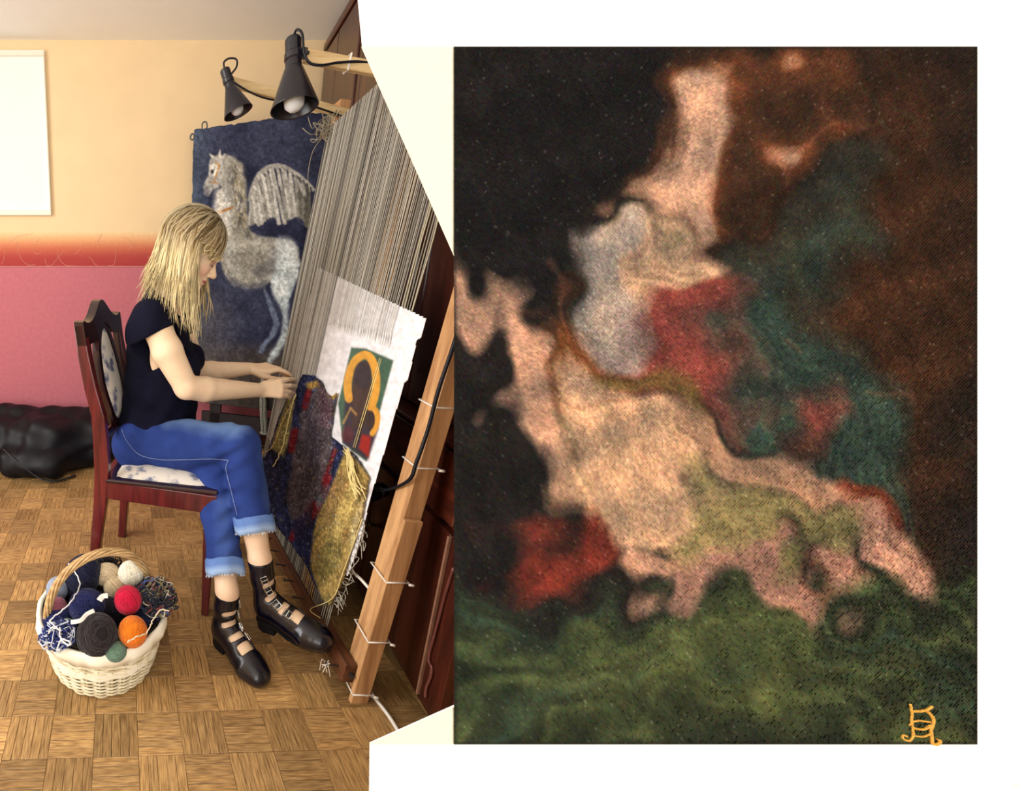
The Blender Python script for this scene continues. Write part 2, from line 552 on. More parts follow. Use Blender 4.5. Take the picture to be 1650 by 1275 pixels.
window('window_1', (XL - .1, -.1, .62), (XL, 1.9, 2.38), 0)
window('window_2', (-1.55, YF - .1, .42), (1.72, YF, 2.48), 1)

# lower wallpaper and printed border band on the back wall
b = MB(); b.box((XL, YB - .003, 0.07), (XR, YB, 1.272)); b.build('lower_wallpaper', M_pink, wall_back)
nx, nz = 2, 14
vs, fs, cs = [], [], []
zz = np.linspace(1.268, 1.485, nz)
for i in range(nx):
    for k in range(nz): vs.append((XL + (XR - XL) * i / (nx - 1), YB - .005, zz[k]))
for i in range(nx - 1):
    for k in range(nz - 1): fs.append((i * nz + k, (i + 1) * nz + k, (i + 1) * nz + k + 1, i * nz + k + 1))
ramp = [(0, (170, 64, 64)), (0.28, (178, 72, 68)), (0.55, (206, 116, 86)), (0.8, (236, 178, 128)), (1, (246, 214, 164))]
def rampc(t):
    for (a, ca), (b_, cb) in zip(ramp, ramp[1:]):
        if t <= b_: f = (t - a) / (b_ - a); return tuple(ca[i] + (cb[i] - ca[i]) * f for i in range(3))
    return ramp[-1][1]
cs = [lin(rampc((v[2] - zz[0]) / (zz[-1] - zz[0]))) for v in vs]
M_border = attr_mat('printed_border_paper', 0.8, bump=0.1, noise=0.05, nscale=60)
trim = mesh('trim_1', vs, fs, M_border, None, False, cs); trim['kind'] = 'structure'
b = MB()
for i in range(46):                                     # printed loops and strokes
    x = XL + 0.1 + i * 0.08 + rnd.uniform(-.02, .02)
    z = rnd.uniform(1.30, 1.42); a = rnd.uniform(0, 6.28); w, h = rnd.uniform(.02, .09), rnd.uniform(.03, .10)
    pts = [(x + w * math.cos(a + t * .28) + .012 * t * (i % 3 - 1), YB - .0058, min(1.478, max(1.275, z + h * math.sin(a + t * .28 + .6)))) for t in range(rnd.randint(6, 15))]
    b.tube(pts, .0011, 4, cap=False)
b.build('border_scribble', mat('border_scribble_print', (228, 170, 140), 0.8, .15), trim)
b = MB(); b.tube([(XL, YB - .006, 1.27), (XR, YB - .006, 1.27)], .003, 6); b.build('border_edge', mat('pink_border_edge', (214, 140, 132), .7), trim)
for nm, lo, hi in (('baseboard_back', (XL, YB - .018, 0), (XR, YB, .075)), ('baseboard_left', (XL, YF, 0), (XL + .016, YB - .018, .075))):
    b = MB(); b.box(lo, hi, bev=.004); o = b.build(nm, wood('dark_skirting_' + nm, (50, 26, 20), (84, 46, 32), axis=0)); o['kind'] = 'structure'

# ------------------------------------------------------------------ parquet
TS = 0.1178; TROT = 0.03
def parquet_mat():
    m, nt, bs = _nodes('oak_parquet')
    L = nt.links.new
    tc = nt.nodes.new('ShaderNodeTexCoord'); oi = nt.nodes.new('ShaderNodeObjectInfo'); at = nt.nodes.new('ShaderNodeAttribute'); at.attribute_name = 'Col'
    sc_ = nt.nodes.new('ShaderNodeVectorMath'); sc_.operation = 'SCALE'; sc_.inputs[0].default_value = (3, 17, 0); L(oi.outputs['Random'], sc_.inputs['Scale'])
    ad = nt.nodes.new('ShaderNodeVectorMath'); L(tc.outputs['Object'], ad.inputs[0]); L(sc_.outputs[0], ad.inputs[1])
    mp = nt.nodes.new('ShaderNodeMapping'); mp.inputs['Scale'].default_value = (1, 9, 1); L(ad.outputs[0], mp.inputs[0])
    n = nt.nodes.new('ShaderNodeTexNoise'); n.inputs['Scale'].default_value = 24; n.inputs['Detail'].default_value = 7; L(mp.outputs[0], n.inputs['Vector'])
    r = nt.nodes.new('ShaderNodeValToRGB'); r.color_ramp.elements[0].position = .32; r.color_ramp.elements[1].position = .68
    r.color_ramp.elements[0].color = (*lin((132, 98, 58)), 1); r.color_ramp.elements[1].color = (*lin((200, 160, 104)), 1)
    L(n.outputs['Fac'], r.inputs[0])
    mx = nt.nodes.new('ShaderNodeMix'); mx.data_type = 'RGBA'; mx.blend_type = 'MULTIPLY'; mx.inputs['Factor'].default_value = 1
    L(r.outputs[0], mx.inputs['A']); L(at.outputs['Color'], mx.inputs['B'])
    hv = nt.nodes.new('ShaderNodeHueSaturation'); mr = nt.nodes.new('ShaderNodeMapRange'); mr.inputs['To Min'].default_value = .62; mr.inputs['To Max'].default_value = 1.3
    L(oi.outputs['Random'], mr.inputs['Value']); L(mr.outputs[0], hv.inputs['Value']); L(mx.outputs['Result'], hv.inputs['Color']); L(hv.outputs[0], bs.inputs['Base Color'])
    bs.inputs['Roughness'].default_value = .34; bs.inputs['Specular IOR Level'].default_value = .45
    add_bump(nt, bs, n.outputs['Fac'], .12, .001)
    return m
M_parq = parquet_mat()
def block_mesh(seed):
    r = random.Random(seed); b = MB(); w = TS / 5
    for i in range(5):
        t = r.choice((.84, .9, .96, 1.0, 1.05, 1.1)); tint = r.uniform(-.04, .04)
        b.box((-TS / 2 + .0004, -TS / 2 + i * w + .0004, -.009), (TS / 2 - .0004, -TS / 2 + (i + 1) * w - .0004, r.uniform(-.0003, 0)), bev=.0008, c=(t, t * (1 - tint * .4), t * (1 - tint)))
    return b
blocks = [block_mesh(s) for s in range(8)]
bmesh_data = []
for i, b in enumerate(blocks):
    me = bpy.data.meshes.new('parquet_block'); me.from_pydata(b.v, [], b.f); setcol(me, b.c); me.materials.append(M_parq); bmesh_data.append(me)
org = atZ(154, 1151)
spots = []
ct, st = math.cos(TROT), math.sin(TROT)
for i in range(-22, 22):
    for j in range(-28, 24):
        x, y = (i + .5) * TS, (j + .5) * TS
        X, Y = org.x + x * ct - y * st, org.y + x * st + y * ct
        if not (XL + .09 < X < XR - .06 and YF + .06 < Y < YB - .06): continue
        zc = Y * cp + HC * sp
        px, py = CX + F * X / max(zc, .05), CY + F * (HC * cp - Y * sp) / max(zc, .05)
        vis = zc > .3 and -40 < px < 745 and py < 1320 and X < .95
        spots.append((0 if vis else 1, zc, X, Y, (i + j) % 2))
spots.sort()
rest = MB()
for q, (hid, zc, X, Y, par) in enumerate(spots):
    ang = TROT + (math.pi / 2 if par else 0)
    k = rnd.randrange(8)
    if q < 300 and not hid:
        o = bpy.data.objects.new('parquet_block', bmesh_data[k]); o.location = (X, Y, 0); o.rotation_euler = (0, 0, ang); link(o)
        o.parent = floor; o.matrix_parent_inverse = Matrix.Translation(floor.location).inverted()
    else:
        Mx = Matrix.Translation((X, Y, 0)) @ Matrix.Rotation(ang, 4, 'Z')
        w = TS / 5
        t = rnd.uniform(.75, 1.15)
        for s_ in range(5):
            rest.box((-TS / 2 + .0004, -TS / 2 + s_ * w + .0004, -.009), (TS / 2 - .0004, -TS / 2 + (s_ + 1) * w - .0004, 0), M=Mx, c=(t * rnd.uniform(.85, 1.1),) * 3)
o = rest.build('parquet_field', M_parq, floor, usecol=True); o['kind'] = 'stuff'

# white framed picture on the wall, its right edge in view
pf = empty('framed_picture', (-0.98, YB, 1.575), 'white framed pale picture on the peach wall above the border', 'picture')
x0, x1, z0, z1 = -1.44, -0.527, 1.585, 2.50
b = MB()
for lo, hi in (((x0, YB - .03, z0), (x1, YB, z0 + .03)), ((x0, YB - .03, z1 - .03), (x1, YB, z1)), ((x0, YB - .03, z0 + .03), (x0 + .03, YB, z1 - .03)), ((x1 - .012, YB - .03, z0 + .03), (x1, YB, z1 - .03))):
    b.box(lo, hi, bev=.004)
b.build('frame', mat('cream_white_frame', (244, 240, 224), .5, .02), pf)
b = MB(); b.box((x0 + .03, YB - .012, z0 + .03), (x1 - .012, YB - .002, z1 - .03)); b.build('sheet', mat('pale_paper', (252, 252, 246), .9, .01), pf)
# ------------------------------------------------------------------ board standing in for the page's white margin and cream corners, with the tapestry
BD = 0.62                                              # distance of the board's face along the view axis
nB = V((0, cp, -sp))                                   # board leans back, parallel to the picture plane
def bp(x, y, off=0.0): return atD(x, y, BD + off)
board = empty('page_margin_board', bp(1150, 1858), 'tall white leaning board standing in for the page margin, cream card for its corners, carrying the big tapestry', 'display board')
poly = [(575, -45), (1730, -45), (1730, 1858), (590, 1858), (598, 1200), (735, 1139), (735, 412), (586, 75)]
b = MB(); b.prism([bp(*p, .0045) for p in poly], nB * .004); b.build('panel', M_board, board)
poly = [(583, 75), (1575, 75), (1575, 1200), (596, 1200), (736, 1138), (736, 420)]
b = MB(); b.prism([bp(*p, .003) for p in poly], nB * .0013); b.build('page_corner_card', M_cream, board)
for x in (760, 1620):
    b = MB(); q = bp(x, 1250, .012); g = V((q.x, q.y + .16, 0.012))
    b.tube([q, g], .012, 8); b.build('strut', M_white, board)

# the tapestry: every cell is one weft stitch, slightly domed
tx0, tx1, ty0, ty1 = 731.5, 1575.0, 75.0, 1200.0
nxs, nys = 300, 400
gx, gy = np.meshgrid(np.linspace(tx0, tx1, nxs), np.linspace(ty0, ty1, nys), indexing='ij')
x, y = gx.ravel(), gy.ravel()
rs = np.random.RandomState(4)
edge = np.minimum(np.minimum(x - tx0, tx1 - x), np.minimum(y - ty0, ty1 - y))
x2 = x + (vnoise(x, y, 170, 11, 3) - .5) * 420; y2 = y + (vnoise(x, y, 170, 12, 3) - .5) * 420      # marbled, so that only colour fields remain
P = Paint(x2, y2, (33, 31, 32))
P.blob(1430, 330, 190, 360, (66, 43, 31), .85, soft=1.0, seed=2)
P.blob(1500, 620, 90, 330, (74, 48, 34), .7, soft=1.1, seed=3)
P.blob(860, 260, 150, 230, (27, 27, 30), .8, soft=1.0, seed=4)
# sweeping green cloth-like bands over the lower third
g = np.clip((y2 - (905 + 60 * np.sin((x2 - 731) / 190.0))) / 70, 0, 1)
P.put(g * .95, (45, 55, 42))
for i in range(9):
    yy = 900 + i * 36
    wv = yy + 40 * np.sin((x2 - 700 + i * 70) / 170.0) + (x2 - 1150) * (.10 if i % 2 else -.12)
    P.put(.55 * g * np.exp(-((y2 - wv) / 13) ** 2), (92, 108, 70) if i % 3 else (64, 90, 74))
P.blob(1230, 1110, 230, 95, (98, 108, 66), .75, soft=1.2, seed=6)
# blue-green field at the right
P.blob(1345, 610, 125, 235, (50, 70, 66), .95, ang=-.25, soft=.7, seed=7)
for i in range(6): P.line((1290 + i * 26, 470 + i * 22), (1260 + i * 42, 760 + i * 14), 7, (76, 100, 84), .5, soft=16)
# red, ochre and flesh coloured fields, no figures
P.blob(1120, 530, 165, 135, (146, 74, 68), .95, soft=.6, seed=8)
P.blob(880, 840, 90, 100, (132, 56, 46), .95, ang=.4, soft=.6, seed=9)
P.blob(1330, 790, 80, 45, (126, 58, 42), .85, ang=.5, soft=.6, seed=10)
P.blob(1150, 210, 120, 130, (128, 74, 46), .8, soft=.7, seed=13)
P.blob(1130, 255, 84, 128, (212, 172, 148), 1, ang=.1, soft=.4, seed=14)
P.blob(1120, 425, 125, 52, (206, 174, 146), .95, soft=.5, seed=15)
P.blob(1010, 440, 60, 90, (172, 164, 158), .8, ang=-.8, soft=.6, seed=16)
P.blob(925, 560, 105, 105, (122, 74, 44), .9, soft=.6, seed=17)
P.blob(945, 600, 72, 85, (214, 174, 144), 1, soft=.5, seed=18)
P.blob(800, 560, 45, 130, (204, 162, 138), .95, ang=-.25, soft=.5, seed=19)
P.blob(1010, 760, 190, 105, (212, 174, 142), 1, ang=.45, soft=.45, seed=20)
P.blob(1190, 720, 110, 50, (202, 160, 132), .9, ang=.55, soft=.5, seed=21)
P.blob(1390, 880, 150, 58, (206, 160, 140), .95, ang=.42, soft=.5, seed=22)
P.blob(1230, 955, 130, 62, (196, 148, 130), .9, ang=.45, soft=.5, seed=23)
P.blob(1050, 930, 95, 36, (204, 160, 136), .9, ang=.3, soft=.5, seed=24)
P.blob(1190, 860, 80, 62, (150, 142, 96), .8, ang=-.5, soft=.7, seed=25)
P.blob(1090, 600, 100, 50, (104, 92, 52), .75, ang=.5, soft=.7, seed=26)
for i in range(26):                                    # flowing modulated streaks inside the fields
    cxx, cyy = rnd.uniform(800, 1420), rnd.uniform(180, 960)
    a = rnd.uniform(.1, .9)
    P.line((cxx, cyy), (cxx + 120 * math.cos(a), cyy + 120 * math.sin(a)), 5, rnd.choice(((120, 66, 44), (60, 44, 36), (186, 120, 100), (70, 84, 62))), .28, soft=14)
tone_bands = np.sin((x * .35 + y) / 23 + 5 * vnoise(x, y, 120, 44, 3)) * .10 + np.sin((x - y * .6) / 11 + 6 * vnoise(x, y, 90, 45, 3)) * .05      # wavy lighter and darker bands in the yarn colours
P.c = np.clip(P.c * (1 + tone_bands[:, None] + np.array([.04, 0, -.04]) * tone_bands[:, None] * 4), 0, 255)
P.x, P.y = x, y
P.c = P.c * .84; P.speck(.18, 2.8, 31, 1); P.speck(.16, 26, 33, 3)
tint = (rs.rand(len(x), 3) - .5) * 14; P.c = np.clip(P.c + tint + (rs.rand(len(x), 1) < .018) * rs.rand(len(x), 1) * 45, 0, 255)
P.put(np.clip((6 - edge) / 4, 0, 1) * .6, (30, 28, 26))
relief = .0011 * ((np.indices((nxs, nys)).sum(0) % 2).ravel()) + .0008 * rs.rand(len(x))
pts = np.array([bp(a, c, .0020 - r) for a, c, r in zip(x, y, relief)])
ii = np.arange(nxs * nys).reshape(nxs, nys)
fs = np.stack([ii[:-1, :-1], ii[:-1, 1:], ii[1:, 1:], ii[1:, :-1]], -1).reshape(-1, 4).tolist()
M_yarn = attr_mat('dyed_wool_weave', .95, spec=.08, bump=.5, noise=.12, nscale=700)
# thickness: back sheet corners joined to the rim
rim = list(ii[:, 0]) + list(ii[-1, 1:]) + list(ii[-2::-1, -1]) + list(ii[0, -2:0:-1])
n0 = len(pts)
back = np.array([bp(x[k], y[k], .0028) for k in rim])
fs += [(int(rim[k]), int(rim[(k + 1) % len(rim)]), n0 + (k + 1) % len(rim), n0 + k) for k in range(len(rim))]
tap = empty('large_tapestry', bp(1153, 1200), 'large dark woven tapestry with green, red and flesh toned fields on the white stand-in board', 'tapestry')
mesh('woven_cloth', np.vstack([pts, back]), fs, M_yarn, tap, False, np.vstack([P.lin(), P.lin()[rim]]))
# gold monogram stitched in the corner
M_gold = mat('gold_thread', (214, 162, 66), .5, .35, 500, .6, spec=.5)
b = MB()
def mg(cx, cy): return bp(1420 + cx / 9.706, 1110 + cy / 9.706, -.0002)
for st_, w in (([(455, 240), (465, 330), (478, 420), (470, 520), (490, 620), (495, 740), (450, 805), (390, 810), (330, 770), (345, 730), (400, 745)], .0013),
               ([(470, 350), (560, 352), (690, 338), (790, 280)], .0016),
               ([(700, 345), (770, 410), (805, 470), (800, 560), (770, 640), (785, 780), (800, 860), (870, 868), (915, 830), (885, 795)], .0018),
               ([(480, 520), (600, 500), (760, 525)], .0012),
               ([(485, 600), (560, 630), (680, 630), (770, 575)], .0015),
               ([(490, 735), (580, 745), (660, 750), (770, 705)], .0012), ([(435, 575), (475, 540)], .001)):
    pp = smooth_path([mg(*q) for q in st_], 6)
    b.tube([p + V((rnd.uniform(-1, 1), 0, rnd.uniform(-1, 1))) * .0004 for p in pp], w, 6)
b.build('stitched_monogram', M_gold, tap)
# ------------------------------------------------------------------ wardrobe wall unit
M_mahog = wood('mahogany_veneer', (40, 16, 12), (84, 36, 24), .32, 5, axis=2, coat=.25)
M_mahogH = wood('mahogany_veneer_cross', (46, 18, 13), (92, 40, 26), .32, 5, axis=1, coat=.25)
M_edge = mat('pale_door_edge', (150, 112, 92), .35, .2, 40)
M_dark = mat('dark_recess_paint', (16, 10, 9), .8, .1)
M_brass = mat('dark_brass', (96, 74, 44), .35, .2, 40, metal=.8)
we = V((.1219, .9925, 0)).normalized(); wn = V((we.y, -we.x, 0)); wo = V((.812, 1.05, 0))
WM = frame(wo, wn, we, V((0, 0, 1)))                   # local x into the unit, y along it
ward = empty('wardrobe', wo + wn * .3 + we * .9, 'dark mahogany wardrobe wall unit behind the loom', 'wardrobe')
LN, LF, UP = -.145, 2.0, .062                          # near end, far end, setback of the upper part
b = MB(); b.box((.03, LN + .01, .0), (.55, LF - .01, .07), WM); b.build('plinth', M_dark, ward)
b = MB(); b.box((.02, LN, .07), (.56, LF, .775), WM, .003); b.build('lower_carcass', M_mahog, ward)
b = MB(); b.box((.085, LN, .79), (.56, LF, 2.47), WM, .003); b.build('upper_carcass', M_mahog, ward)
b = MB(); b.box((-.002, LN, .775), (.56, LF, .79), WM, .004); b.build('ledge', M_mahogH, ward)
b = MB(); b.box((.05, LN - .01, 2.47), (.57, LF, 2.51), WM, .006); b.build('cornice', M_mahogH, ward)
cuts = [LN, -.043, .42, .86, 1.30, 1.74, LF]
for i in range(len(cuts) - 1):
    l0, l1 = cuts[i] + .003, cuts[i + 1] - .003
    b = MB(); b.box((.0, l0, .05), (.02, l1, .565), WM, .003); d = b.build('door', M_mahog, ward)
    b = MB(); b.box((-.004, l0 - .003, .055), (.02, l0 + .004, .56), WM, .001); b.build('edge_strip', M_edge if i == 1 else M_mahog, d)
    if l1 - l0 > .3:
        b = MB(); b.lathe([(.0, .0), (.006, .0), (.006, .012), (.013, .018), (.011, .026), (0, .028)], 12, WM @ Matrix.Translation((0, l1 - .05, .35)) @ Matrix.Rotation(-math.pi / 2, 4, 'Y')); b.build('knob', M_brass, d, True)
    b = MB(); b.box((.0, l0, .585), (.02, l1, .768), WM, .003); d = b.build('drawer', M_mahogH, ward)
    if l1 - l0 > .3:
        b = MB(); b.lathe([(.0, .0), (.006, .0), (.006, .012), (.013, .018), (.011, .026), (0, .028)], 12, WM @ Matrix.Translation((0, (l0 + l1) / 2, .68)) @ Matrix.Rotation(-math.pi / 2, 4, 'Y')); b.build('knob', M_brass, d, True)
    b = MB(); b.box((UP, l0, .80), (.085, l1, 2.46), WM, .003); d = b.build('door', M_mahog, ward)
    if l1 - l0 > .3:
        b = MB(); b.box((UP - .008, l0 + .06, .90), (UP + .004, l1 - .06, 2.36), WM, .006); b.build('raised_panel', M_mahog, d)
# carved curl on the near lower door
b = MB()
pp = [(-.004, -.085, .5), (-.004, -.075, .42), (-.004, -.07, .34), (-.004, -.066, .27), (-.004, -.062, .22), (-.004, -.066, .195), (-.004, -.082, .19), (-.004, -.085, .16), (-.004, -.078, .12), (-.004, -.082, .09)]
b.tube([WM @ V(q) for q in smooth_path(pp, 5)], .004, 8); b.build('carved_moulding', wood('polished_moulding', (70, 34, 30), (120, 70, 64), .2), ward, True)

# ------------------------------------------------------------------ chair
cd = V((.970, -.242, 0)).normalized(); cs_ = V((.242, .970, 0)).normalized()
CO = V((-.112, 1.468, 0))                              # near rear corner of the seat, on the floor
M_chair = wood('red_mahogany_chair', (64, 16, 20), (104, 32, 33), .3, 6, axis=2, coat=.3)
M_chaird = wood('dark_mahogany_chair', (22, 9, 12), (46, 18, 20), .25, 6, axis=2, coat=.4)
def CP(u, v, z): return CO + cd * u + cs_ * v + V((0, 0, z))
def uz(x, y):                                          # photo point on the chair's near side plane -> (u, z)
    q = atPl(x, y, cs_, CO) - CO
    return q.dot(cd), q.z
def floral():
    m, nt, bs = _nodes('floral_upholstery'); L = nt.links.new
    tc = nt.nodes.new('ShaderNodeTexCoord')
    v = nt.nodes.new('ShaderNodeTexVoronoi'); v.inputs['Scale'].default_value = 16; v.feature = 'F1'; v.inputs['Randomness'].default_value = .9
    n = nt.nodes.new('ShaderNodeTexNoise'); n.inputs['Scale'].default_value = 38; n.inputs['Detail'].default_value = 3
    L(tc.outputs['Object'], n.inputs['Vector'])
    mv = nt.nodes.new('ShaderNodeVectorMath'); mv.operation = 'MULTIPLY_ADD'; mv.inputs[1].default_value = (.05,) * 3
    L(n.outputs['Color'], mv.inputs[0]); L(tc.outputs['Object'], mv.inputs[2]); L(mv.outputs[0], v.inputs['Vector'])
    ad = nt.nodes.new('ShaderNodeMath'); ad.operation = 'MULTIPLY_ADD'; ad.inputs[1].default_value = .55
    L(n.outputs['Fac'], ad.inputs[0]); L(v.outputs['Distance'], ad.inputs[2])
    r = nt.nodes.new('ShaderNodeValToRGB'); e = r.color_ramp.elements
    e[0].position = .44; e[0].color = (*lin((92, 98, 124)), 1); e[1].position = .80; e[1].color = (*lin((222, 214, 202)), 1)
    k = e.new(.58); k.color = (*lin((150, 150, 162)), 1); k = e.new(.68); k.color = (*lin((206, 200, 192)), 1)
    L(ad.outputs[0], r.inputs[0]); L(r.outputs[0], bs.inputs['Base Color']); bs.inputs['Roughness'].default_value = .9
    return m
M_floral = floral()
chair = empty('dining_chair', CP(.2, .22, 0), 'red mahogany dining chair with floral upholstery under the seated woman', 'chair')
CW = .455
def plank(name, prof, v0, v1, m, bev=None):
    """side-view outline (u, z) pushed across v"""
    b = MB(); n = len(prof)
    vs = [CP(u, v0, z) for u, z in prof] + [CP(u, v1, z) for u, z in prof]
    fs = [(i, (i + 1) % n, n + (i + 1) % n, n + i) for i in range(n)]
    h = n // 2
    for k in (0, n):
        for i in range(h - 1):
            q = (k + i, k + i + 1, k + n - 2 - i, k + n - 1 - i); fs.append(q if k else q[::-1])
    b.add(vs, fs)
    o = b.build(name, m, chair)
    md = o.modifiers.new('bevel', 'BEVEL'); md.width = .004; md.segments = 2; md.limit_method = 'ANGLE'
    return o
# rear posts: centre line read off the photo
cl = [uz(148, 938), uz(153, 880), uz(160, 815), uz(163, 760), uz(161, 715), uz(157, 672), uz(145, 628), uz(134, 576), uz(126, 524)]
cl[0] = (cl[0][0], 0.0)
hw = [.017, .020, .024, .027, .026, .024, .022, .0195, .017]
def post_prof():
    L_ = [(u - w, z) for (u, z), w in zip(cl, hw)]; R_ = [(u + w, z) for (u, z), w in zip(cl, hw)]
    return L_ + R_[::-1]
for v in (0.0, CW - .036): plank('rear_leg', post_prof(), v, v + .036, M_chair)
seat_u0 = cl[3][0]; 
fu = .385
for v in (0.0, CW - .04):
    plank('front_leg', [(fu - .014, 0), (fu - .022, .45), (fu - .022, .485), (fu + .022, .485), (fu + .022, .45), (fu + .012, 0)], v, v + .04, M_chair)
for v in (.002, CW - .026): plank('side_rail', [(seat_u0, .425), (seat_u0, .495), (fu, .485), (fu, .415)][::-1], v, v + .024, M_chair)
b = MB()
CM = frame(CO, cd, cs_, V((0, 0, 1)))
b.box((fu - .01, .03, .415), (fu + .014, CW - .03, .485), CM, .003); b.build('front_rail', M_chair, chair)
b = MB(); b.box((seat_u0 - .012, .03, .425), (seat_u0 + .012, CW - .03, .495), CM, .003); b.build('back_rail', M_chair, chair)
# dark seat lip and padded seat
b = MB(); b.box((seat_u0 + .012, -.002, .488), (fu + .024, CW + .002, .503), CM, .005); b.build('seat_lip', M_chaird, chair)
n1 = 14; vs, fs = [], []
for i in range(n1):
    for j in range(n1):
        a, c = i / (n1 - 1), j / (n1 - 1)
        dome = .030 * (1 - (2 * a - 1) ** 6) * (1 - (2 * c - 1) ** 6)
        vs.append(CP(seat_u0 + .03 + a * (fu - seat_u0 - .02), .014 + c * (CW - .028), .496 + dome))
for i in range(n1 - 1):
    for j in range(n1 - 1):
        k = i * n1 + j; fs.append((k, k + n1, k + n1 + 1, k + 1))
mesh('seat', vs, fs, M_floral, chair, True)
# backrest: crest rail, slanted frame and oval padded panel
def bk(t, v, o=0.0):
    """point on the raked back plane: t 0 at seat .. 1 at post top, v across"""
    (u0, z0), (u1, z1) = cl[4], cl[-1]
    # follow the post's curve
    f = t * (len(cl) - 5); i = min(int(f), len(cl) - 6); g = f - i
    ua, za = cl[4 + i]; ub, zb = cl[5 + i]
    return CP(ua + (ub - ua) * g + o, v, za + (zb - za) * g)
def ribbon(name, outer, inner, o0, o1, m):
    """ring or strip between two outlines on the back plane, with thickness"""
    n = len(outer); vs = []
    for o_ in (o0, o1):
        vs += [bk(t, v, o_) for t, v in outer] + [bk(t, v, o_) for t, v in inner]
    fs = []
    for i in range(n - 1):
        fs += [(i, i + 1, n + i + 1, n + i), (2 * n + i, 3 * n + i, 3 * n + i + 1, 2 * n + i + 1), (i, 2 * n + i, 2 * n + i + 1, i + 1), (n + i, n + i + 1, 3 * n + i + 1, 3 * n + i)]
    fs += [(0, n, 3 * n, 2 * n), (n - 1, 3 * n - 1, 4 * n - 1, 2 * n - 1)]
    return mesh(name, vs, fs, m, chair, False)
N = 28
top = []; bot = []
for i in range(N):
    v = CW * i / (N - 1); s_ = i / (N - 1)
    hump = .17 * math.exp(-((s_ - .5) / .20) ** 2) + .03 * math.exp(-((s_ - .03) / .05) ** 2) + .03 * math.exp(-((s_ - .97) / .05) ** 2)
    top.append((1.0 + hump, v)); bot.append((.84 + .13 * math.exp(-((s_ - .5) / .17) ** 2), v))
ribbon('crest_rail', top, bot, -.014, .018, M_chaird)
vc = CW / 2
def ov(rt, rv, n=36): return [(.50 + rt * math.sin(2 * math.pi * i / n), vc + rv * (1 - .16 * math.sin(2 * math.pi * i / n)) * math.cos(2 * math.pi * i / n)) for i in range(n + 1)]
ribbon('splat_frame', ov(.50, .125), ov(.43, .098), -.012, .014, M_chaird)
# padded oval
vs = [bk(.5, vc, .022)]; fs = []
rings = 5; n = 36
for r_ in range(1, rings + 1):
    f = r_ / rings
    vs += [bk(t, v, .022 - .014 * f ** 3) for t, v in [(.50 + (.44 * f) * math.sin(2 * math.pi * i / n), vc + .10 * f * (1 - .16 * math.sin(2 * math.pi * i / n)) * math.cos(2 * math.pi * i / n)) for i in range(n)]]
fs += [(0, 1 + i, 1 + (i + 1) % n) for i in range(n)]
for r_ in range(rings - 1):
    a = 1 + r_ * n; fs += [(a + i, a + n + i, a + n + (i + 1) % n, a + (i + 1) % n) for i in range(n)]
k = len(vs); vs += [bk(t, v, -.008) for t, v in ov(.44, .10, 36)[:-1]]
a = 1 + (rings - 1) * n; fs += [(a + i, k + i, k + (i + 1) % n, a + (i + 1) % n) for i in range(n)] + [tuple(k + i for i in range(n))]
mesh('backrest', vs, fs, M_floral, chair, True)
for v0, v1 in ((.036, .058), (CW - .058, CW - .036)):   # dark inner lists along the posts
    ribbon('inner_stile', [(t, v0) for t in np.linspace(0.0, .93, 10)], [(t, v1) for t in np.linspace(0.0, .93, 10)], -.010, .012, M_chaird)
b = MB(); b.tube([bk(.02, .03), bk(.02, CW - .03)], .014, 8); b.build('lower_rail', M_chaird, chair)

# ------------------------------------------------------------------ black bag slumped by the wall
S = SDF((-1.25, 2.38, -.01), (.18, 3.08, .45), .012)
S.cone((-1.0, 2.78, .15), (-.55, 2.74, .17), .15, .155, .05); S.cone((-.6, 2.76, .17), (-.16, 2.84, .15), .155, .13, .06)
S.cone((-.75, 2.58, .09), (-.50, 2.56, .085), .09, .085, .05); S.cone((-.5, 2.6, .08), (-.3, 2.72, .07), .085, .07, .05)
S.cone((-1.0, 2.9, .27), (-.2, 2.92, .25), .10, .09, .05); S.cone((-.3, 2.86, .16), (-.02, 2.9, .12), .13, .10, .06)
S.noise(lambda X, Y, Z: .010 * np.sin(X * 17 + Y * 9 + 2 * np.sin(Z * 21)) * np.sin(Z * 26 + X * 6) + .005 * np.sin(X * 41 - Y * 33 + Z * 15))
S.f = np.maximum(S.f, -(S.ax[2][None, None, :] - .001))
v_, f_ = S.surf()
bag = empty('floor_bag', (-.6, 2.75, 0), 'black crumpled soft bag slumped on the floor by the pink wall', 'bag')
mesh('bag_body', v_, f_, mat('black_soft_leather', (10, 11, 20), .5, .25, 20, .4, .004, spec=.3), bag, True)
b = MB(); b.tube(smooth_path([(-.80, 2.56, .19), (-.70, 2.50, .13), (-.56, 2.465, .035), (-.46, 2.475, .014), (-.36, 2.55, .012)], 6), .008, 8, sq=.5); b.build('strap', M_black_plastic, bag, True)
# ------------------------------------------------------------------ loom leaning against the wardrobe
LT = V((.11, 0, 1)).normalized(); LNrm = V((-1, 0, .11)).normalized()
LQ = V((.62, 0, 0))
def LP(y, s, o=0.0): return LQ + V((0, y, 0)) + LT * s + LNrm * o
def Lpx(x, y, o=0.0): return atPl(x, y, LNrm, LQ + LNrm * o)
def Lys(x, y, o=0.0):
    q = Lpx(x, y, o); return q.y, (q - LQ).dot(LT)
LM = frame(LQ, -LNrm, V((0, 1, 0)), LT)               # local x away from the weaver, y across, z up the loom
M_pine = wood('pale_pine_timber', (168, 122, 80), (214, 168, 118), .6, 7, axis=2)
M_pineY = wood('pale_pine_arm', (196, 164, 112), (232, 206, 156), .6, 7, axis=0)
M_beam = wood('brown_beam', (58, 34, 22), (110, 68, 44), .5, 7, axis=1)
M_steel = mat('dull_steel', (90, 92, 98), .35, .2, 60, metal=.9)
M_tie = mat('white_nylon', (238, 234, 226), .4, .03)
